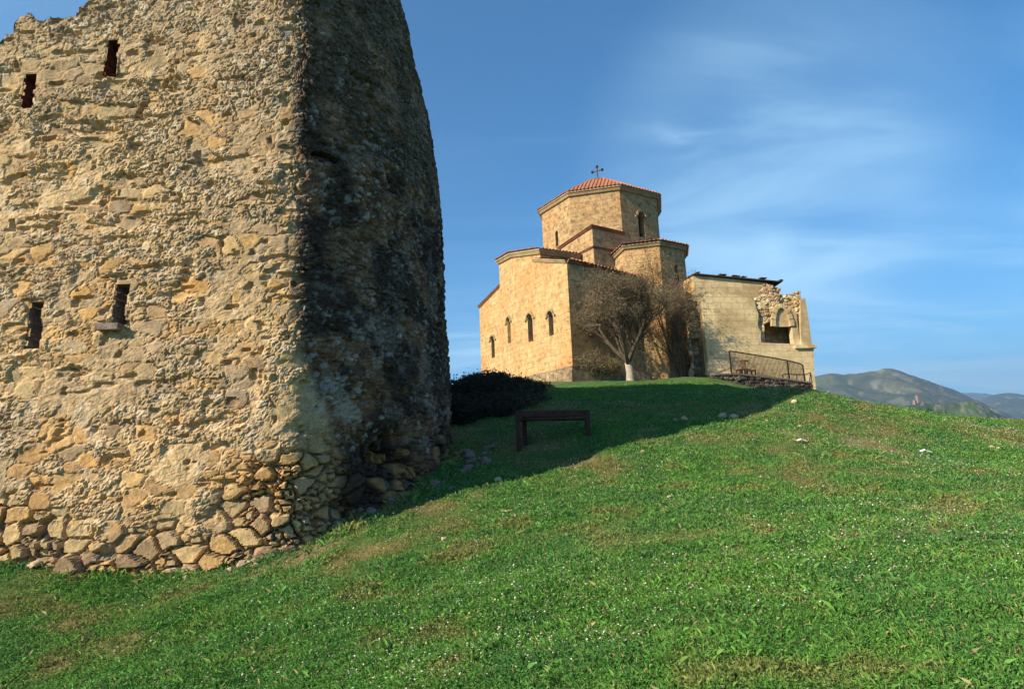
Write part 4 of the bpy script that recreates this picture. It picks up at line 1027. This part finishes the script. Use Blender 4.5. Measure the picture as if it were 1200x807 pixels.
def bush(px, Yd, w, h, seed, label, leafc, nl=9000, dp=None):
    rg = np.random.default_rng(seed); p = ray(px, 460, Yd); z = float(ground_z(p[0], p[1])[0]); e = empty('bush', (p[0], p[1], z), label, 'bush')
    dp = dp or w
    n = nl; k = 16; cen = np.stack([rg.uniform(-.5, .5, k) * w, rg.uniform(-.5, .5, k) * dp, rg.uniform(.15, .72, k) * h], -1)
    cen[:, 2] *= 1 - .5 * (np.abs(cen[:, 0]) / (w / 2)) ** 2
    q = cen[rg.integers(0, k, n)]; d = rg.normal(0, 1, (n, 3)); d /= np.linalg.norm(d, axis=1)[:, None]; r = rg.random(n)[:, None] ** .4
    P = q + d * r * np.array([w * .22, w * .22, h * .30]); P[:, 2] = np.abs(P[:, 2]); P += np.array([p[0], p[1], z])
    P[:, 2] += ground_z(P[:, 0], P[:, 1]) - z
    d1 = rg.normal(0, 1, (n, 3)); d1 /= np.linalg.norm(d1, axis=1)[:, None]; d2 = np.cross(d1, rg.normal(0, 1, (n, 3))); d2 /= np.linalg.norm(d2, axis=1)[:, None]
    s = rg.uniform(.02, .06, (n, 1)) * (w / 3 + .4)
    sp = rg.random(n) < .06; P[sp, 2] += rg.uniform(0, .28, sp.sum()); s[sp] *= .8
    V = np.stack([P - d2 * s * .6, P + d2 * s * .6, P + d1 * s * 1.8], 1).reshape(-1, 3)
    c = np.array(leafc)[rg.integers(0, len(leafc), n)] * rg.uniform(.5, 1.4, (n, 1))
    link('foliage', np_mesh('foliage', V, np.arange(n * 3).reshape(-1, 3), np.repeat(c, 3, 0), smooth=False), M['leaf'], e)
    b = MB()
    for i in range(9): a = rg.uniform(0, 6.3); b.tube([(p[0], p[1], z - .05), (p[0] + math.cos(a) * w * .2, p[1] + math.sin(a) * w * .2, z + h * .5), (p[0] + math.cos(a) * w * .35, p[1] + math.sin(a) * w * .35, z + h * .8)], [.025, .015, .006], 4)
    b.build('stems', M['bark'], e)
BC = [[.030, .036, .016], [.045, .038, .02], [.022, .032, .014], [.055, .034, .024]]
RB = [[.10,.05,.03],[.07,.055,.03],[.05,.06,.025]]
bush(534, 22.5, 2.8, 1.30, 21, 'dark bush topmost at the right edge of the tower, against the sky', BC, 16000)
bush(566, 23.5, 3.4, .88, 22, 'low dark bush against the sky between the tower and the church', BC, 15000)
bush(600, 25.5, 3.2, .45, 23, 'low reddish-brown scrub just below the left corner of the church', RB, 10000)
bush(530, 18.5, 1.9, 1.0, 24, 'dark low bush added to darken the tower edge behind the wooden frame', BC, 12000)  # this bush and the next two are added to darken the bank
bush(556, 19.5, 2.4, .62, 25, 'dark scrubby bush added to deepen the shade up the slope left of the wooden frame', BC, 11000)
bush(590, 20.5, 2.4, .38, 26, 'flat patch of reddish scrub added to darken the ground behind the wooden frame', RB, 8000)

# ---------------------------------------------------------------- bench-like frame in the shade
FY = 14.1
fb0 = ray(608, 520, FY); fb1 = ray(690, 519, FY + .5); z0g = float(ground_z(fb0[0], fb0[1])[0]); z1g = float(ground_z(fb1[0], fb1[1])[0])
fr = empty('wooden_trough', ((fb0[0] + fb1[0]) / 2, FY, z0g), 'dark reddish wooden trough-like frame on posts standing in the tower shadow', 'frame')
def fz(x, y, py): return z_at(x, y, py)
L_ = (fb0[0], fb0[1]); Rr_ = (fb1[0], fb1[1]); dv = .45
tl, tr_ = fz(*L_, 485), fz(*Rr_, 484); 
b = MB(); b.bar((L_[0], L_[1], tl), (Rr_[0], Rr_[1], tr_), .07, .14); b.build('front_rail', M['rustwood'], fr)
b = MB(); b.bar((L_[0] + .15, L_[1] + dv, tl + .0), (Rr_[0] + .05, Rr_[1] + dv, tr_ + .02), .07, .14); b.build('back_rail', M['rustwood'], fr)
b = MB(); b.bar((L_[0], L_[1] + dv / 2, tl - .12), (Rr_[0], Rr_[1] + dv / 2, tr_ - .12), dv, .04); b.build('bottom_board', M['rustwood'], fr)
for (x, y, z, zg) in ((L_[0], L_[1], tl, z0g), (Rr_[0], Rr_[1], tr_, z1g), (L_[0] + .15, L_[1] + dv, tl, z0g + .1), (Rr_[0] + .05, Rr_[1] + dv, tr_, z1g + .1)):
    b = MB(); b.bar((x, y, zg - .2), (x, y, z + .07), .13, .11); b.build('post', M['rustwood'], fr)
b = MB(); b.bar((L_[0], L_[1], tl + .02), (L_[0] + .15, L_[1] + dv, tl + .02), .07, .14); b.build('end_board', M['rustwood'], fr)
b = MB(); b.bar((Rr_[0], Rr_[1], tr_ + .02), (Rr_[0] + .05, Rr_[1] + dv, tr_ + .02), .07, .14); b.build('end_board', M['rustwood'], fr)

# ---------------------------------------------------------------- stones
def hit(px, py, near=2.0, far=60.0):
    d = FW + CR * (px - 600) / F_PX - CU * (py - 403.5) / F_PX; d = d / d[1]
    t = np.arange(near, far, .04); P = t[:, None] * d[None]; g_ = ground_z(P[:, 0], P[:, 1]); k = np.argmax(P[:, 2] < g_)
    return P[k] if (P[:, 2] < g_).any() else P[-1]
rock_meshes = []
def rock_mesh(seed):
    rnd = random.Random(seed); bm = bmesh.new(); bmesh.ops.create_icosphere(bm, subdivisions=3, radius=.5)
    planes = [(Vector((rnd.gauss(0, 1), rnd.gauss(0, 1), rnd.gauss(0, 1))).normalized(), rnd.uniform(.26, .42)) for _ in range(11)]
    for v_ in bm.verts:
        for n_, d_ in planes:
            k = v_.co.dot(n_)
            if k > d_: v_.co -= n_ * (k - d_) * .92
        v_.co *= 1 + rnd.uniform(-.025, .025)
    me = bpy.data.meshes.new('stone'); bm.to_mesh(me); bm.free(); return me
RM = [rock_mesh(100 + i) for i in range(7)]; RMd = [m_.copy() for m_ in RM]
for m_ in RM: m_.materials.append(M['rock'])
for m_ in RMd: m_.materials.append(M['rockdark'])
def stone(px, py, wpx, hk, label, group=None, dark=False, i=0, name='stone', sink=.25, P=None):
    p = hit(px, py) if P is None else P; w = wpx / F_PX * p[1]; o = bpy.data.objects.new(name, (RMd if dark else RM)[i % 7]); col.objects.link(o)
    o.scale = (w * 1.05, w * random.uniform(.7, 1.0), w * hk); o.rotation_euler = (random.uniform(-.2, .2), random.uniform(-.2, .2), random.uniform(0, 6.28))
    zz = float(ground_z(p[0], p[1])[0]); o.location = (p[0], p[1], zz + w * hk * (.5 - sink))
    return tag(o, label, 'stone', group)
stone(847, 490, 12, .75, 'pale rounded stone, left one of the pair at the shadow edge', i=0)
stone(860, 490, 13, .6, 'pale flatter stone, right one of the pair at the shadow edge', i=1)
stone(802, 492.5, 8, .85, 'tan stone, right one of the two small stones on the shadow edge', i=2)
stone(791, 493, 8, .6, 'flat tan stone, left one of the two small stones on the shadow edge', i=3)
stone(584, 564, 10, .8, 'small tan stone where the shadow meets the sunlit grass', i=4)
stone(754, 530, 9, .5, 'small whitish stone alone in the grass right of the wooden frame', i=5)
stone(648, 577, 5, .6, 'tiny white stone in the grass below the wooden frame', i=6)
stone(931, 472, 9, .7, 'tan stone on the grassy mound below the terrace', i=1)
stone(938, 501, 6, .7, 'small white stone in the dry grass below the mound', i=2)
stone(520, 633, 9, .7, 'white pebble in open grass below the shadow edge', i=3)
stone(596, 600, 15, .3, 'flat reddish stone flush with the lawn', i=4)
stone(1163, 525, 8, .6, 'pale stone, left one of two near the right edge', i=5)
stone(1170, 526, 6, .6, 'pale stone, right one of two near the right edge', i=0)
stone(784, 583, 10, .35, 'flat pale stone in the sloping grass in the middle', i=1)
stone(892, 560, 5, .6, 'tiny white pebble right of the dry patch', i=2)
stone(200, 671, 30, .3, 'flat brown stone slab at the foot of the tower in the grass', i=3)
stone(40, 664, 22, .4, 'brown stone at the far left foot of the tower', i=4)
stone(283, 663, 12, .8, 'white stone at the foot of the tower below the dark block', i=5)
stone(676, 446.5, 9, .6, 'pale slab lying at the church corner', i=0); stone(703, 446, 7, .6, 'small stone at the foot of the church beside the corner slab', i=1)
stone(853, 441, 11, 1.0, 'whitish block set at the left end of the terrace wall', i=2, sink=-.05)
stone(872, 444, 8, .8, 'smaller whitish block next to the terrace wall end', i=6, sink=-.05)
rs = random.Random(5)
for i in range(60):
    px = rs.uniform(395, 580); py = 640 - (px - 380) * .42 - abs(rs.gauss(0, 1)) * 16 - 14
    if py < 505: continue
    p = hit(px, py)
    if p[1] > 15.5: continue
    stone(px, py, rs.uniform(6, 17), rs.uniform(.35, .7), 'loose grey rubble stone in the shade at the foot of the tower', 'loose rubble at the tower foot', True, i, P=p)
for i in range(26):
    px = rs.uniform(215, 400); q = .3; py = np.interp(px, [215, 300, 400], [676, 658, 614]) + rs.uniform(-2, 7)
    stone(px, py, rs.uniform(4, 11), rs.uniform(.4, .7), 'small pale stone chip in the dirt along the tower foot', 'stone chips along the tower foot', False, i)
for i, (px, py) in enumerate([(1085, 533), (940, 520)]):
    p = hit(px, py); b = MB(); w = .10; a = .25 if i == 0 else .1
    z_ = float(ground_z(p[0], p[1])[0]) + .07
    pts = [(p[0] - w, p[1], z_), (p[0] - w * .3, p[1] - .05, z_ + .03), (p[0] + w * .4, p[1] + .02, z_ + .01), (p[0] + w, p[1] - .04, z_ - .02)]
    for A, B in zip(pts, pts[1:]): b.quad((A[0], A[1] - .02, A[2]), (B[0], B[1] - .02, B[2]), (B[0], B[1] + .03, B[2] + .02), (A[0], A[1] + .03, A[2] + .02))
    tag(b.build('plastic_scrap', M['litter']), ['larger crumpled pale plastic scrap lying in the grass on the right', 'smaller pale plastic scrap lying on the dry grass left of the larger one'][i], 'litter')
# ruin on the far hill
rp_ = ray(1076, 470, 1450); b = MB(); rz_ = rp_[2]; u_ = .6 * 1450 / F_PX
b.box((rp_[0], rp_[1], rz_ + 4 * u_), (7 * u_, 6 * u_, 15 * u_), .3, .8); b.box((rp_[0] - 7 * u_, rp_[1], rz_ - 2 * u_), (8 * u_, 5 * u_, 9 * u_), .6, .7); b.box((rp_[0] + 6 * u_, rp_[1], rz_ - 5 * u_), (6 * u_, 5 * u_, 6 * u_), .1, .7)
tag(b.build('distant_ruin', M['rockdark']), 'tiny pale ruined tower on the foothill before the big mountain', 'ruin')

# ---------------------------------------------------------------- grass
def scatter(n, rmin, rmax, pw, seed):
    rg = np.random.default_rng(seed); uu = rg.random(n); k = 2 - pw
    r = (rmin ** k + uu * (rmax ** k - rmin ** k)) ** (1 / k); az = R_(-43) + rg.random(n) * R_(87)
    return r * np.sin(az), r * np.cos(az), r, rg
def in_tower(x, y):
    return (y > TW_Y - .02) & (y < YB) & (x < tower_edge_x(y) + .03)
NB = 850000
x, y, r, rg = scatter(NB, 2.1, 30, 1.45, 3)
k = ~in_tower(x, y); _, bare = turf_tint(x, y); clump = np.clip(fbm(x * 3.1, y * 3.1, 3, 61) * .55 + fbm(x * 8.5, y * 8.5, 2, 63) * .5, 0, 1)
tramp = sst(fbm(x * .33, y * .33, 4, 31) * .55 + fbm(x * 0.9 + 5, y * 1.4, 4, 43) * .45, .50, .64)
k &= rg.random(NB) > bare * .80; k &= rg.random(NB) < .55 + clump * .9
x, y, r, clump, tramp = x[k], y[k], r[k], clump[k], tramp[k]; n = len(x); z = ground_z(x, y)
tint, _ = turf_tint(x, y)
leaf = rg.random(n) < .34
H = (0.016 + 0.042 * np.clip(clump * 1.5 - .25, 0, 1.2) ** 1.4 + rg.random(n) * .018) * (1 - .45 * tramp) * (1 + r / 34); foot = np.exp(-(np.maximum(TW_Y - y, 0) / .28) ** 2) * (x < tower_edge_x(np.clip(y + .4, TW_Y, YB)) + .3); H = H * (1 + 1.6 * foot * rg.random(n)); tall = rg.random(n) < .02; H = np.where(tall, H * 1.7, H)
Wd = (.0016 + .0010 * rg.random(n)) * (1 + r / 5.5); az = rg.random(n) * 6.283; lean = rg.uniform(.15, 1.1, n)
dx, dy = np.cos(az), np.sin(az); wx, wy = -dy, dx
base = np.stack([x, y, z - .008], -1); wv = np.stack([wx, wy, 0 * wx], -1) * Wd[:, None]; dv_ = np.stack([dx * lean, dy * lean, 0 * dx], -1)
m1 = base + dv_ * (H * .35)[:, None] + np.array([0, 0, 1.]) * (H * .6)[:, None]; tp = base + dv_ * (H * .95)[:, None] + np.array([0, 0, 1.]) * (H * (1.0 - .25 * lean))[:, None]
# clover-like leaves: short stalk height, wide flat blade
lh = (H * .75)[:, None]; lw = (.0035 + .004 * rg.random(n))[:, None] * (1 + r / 7)[:, None]; dvn = np.stack([dx, dy, rg.uniform(-.2, .5, n)], -1)
wn = np.stack([wx, wy, 0 * wx], -1)
B0 = base + np.array([0, 0, 1.]) * lh
V = np.stack([np.where(leaf[:, None], B0, base - wv), np.where(leaf[:, None], B0 + dvn * lw - wn * lw * .8, base + wv), np.where(leaf[:, None], B0 + dvn * lw * 1.9, tp), np.where(leaf[:, None], B0 + dvn * lw + wn * lw * .8, m1 - wv * .8)], 1)
# blade quad order: base-left, base-right, tip, mid-left
c = tint * rg.uniform(.45, 1.75, (n, 1)); c = np.where(leaf[:, None], c * np.array([.85, 1.05, .9]), c)
straw = (rg.random(n) < .07 + .12 * tramp) & ~leaf; c = np.where(straw[:, None], np.array([.36, .30, .14]) * rg.uniform(.6, 1.2, (n, 1)), c)
c4 = np.repeat(c[:, None], 4, 1); c4[:, 2] *= 1.15
gr = link('grass', np_mesh('grass', V.reshape(-1, 3), np.arange(n * 4).reshape(-1, 4), c4.reshape(-1, 3), smooth=False), M['grass'])
tag(gr, 'short green turf with clover covering the hillside', 'grass', kind='stuff')
# tiny pale flowers and seed heads
NF = 22000
x, y, r, rg = scatter(NF, 2.1, 22, 1.3, 8); a = fbm(x * .5, y * .5, 3, 71); k = ~in_tower(x, y) & (rg.random(NF) < sst(a, .34, .50) * sst(x / np.maximum(y, 1), -.9, .1)); x, y, r = x[k], y[k], r[k]; n = len(x); z = ground_z(x, y) + rg.uniform(.03, .06, n)
R0 = rg.uniform(.003, .0062, n) * (1 + r / 14); ang = np.arange(6) * math.pi / 3; tl1 = rg.normal(0, .35, (n, 2))
ox = np.cos(ang)[None] * R0[:, None]; oy = np.sin(ang)[None] * R0[:, None]; oz = ox * tl1[:, :1] + oy * tl1[:, 1:]
V = np.stack([x[:, None] + ox, y[:, None] + oy, z[:, None] + oz], -1); V2 = np.concatenate([V, np.stack([x, y, z + R0 * .45], -1)[:, None]], 1)
Fq = np.array([[i, (i + 1) % 6, 6] for i in range(6)])[None] + (np.arange(n) * 7)[:, None, None]
pal = np.array([[.75, .72, .66], [.80, .70, .66], [.62, .58, .30], [.7, .5, .5]]); c = pal[rg.choice(4, n, p=[.5, .25, .15, .1])]
fl = link('wild_flowers', np_mesh('wild_flowers', V2.reshape(-1, 3), Fq.reshape(-1, 3), np.repeat(c, 7, 0), smooth=False), M['grass'])
tag(fl, 'tiny white and pinkish flowers sprinkled through the near grass', 'flowers', kind='stuff')

# ---------------------------------------------------------------- haze
hm = bpy.data.materials.new('haze_air'); hm.use_nodes = True; t = hm.node_tree
for n_ in list(t.nodes): t.nodes.remove(n_)
ho = t.nodes.new('ShaderNodeOutputMaterial'); pv = t.nodes.new('ShaderNodeVolumePrincipled'); t.links.new(pv.outputs[0], ho.inputs['Volume'])
pv.inputs['Color'].default_value = (.42, .66, 1.0, 1); pv.inputs['Density'].default_value = 1.0e-4; pv.inputs['Anisotropy'].default_value = 0.2
b = MB(); b.box((0, 0, 300), (26000, 26000, 2200)); hz = b.build('haze', hm); tag(hz, 'thin blue air haze over the distant mountains', 'haze', kind='stuff')
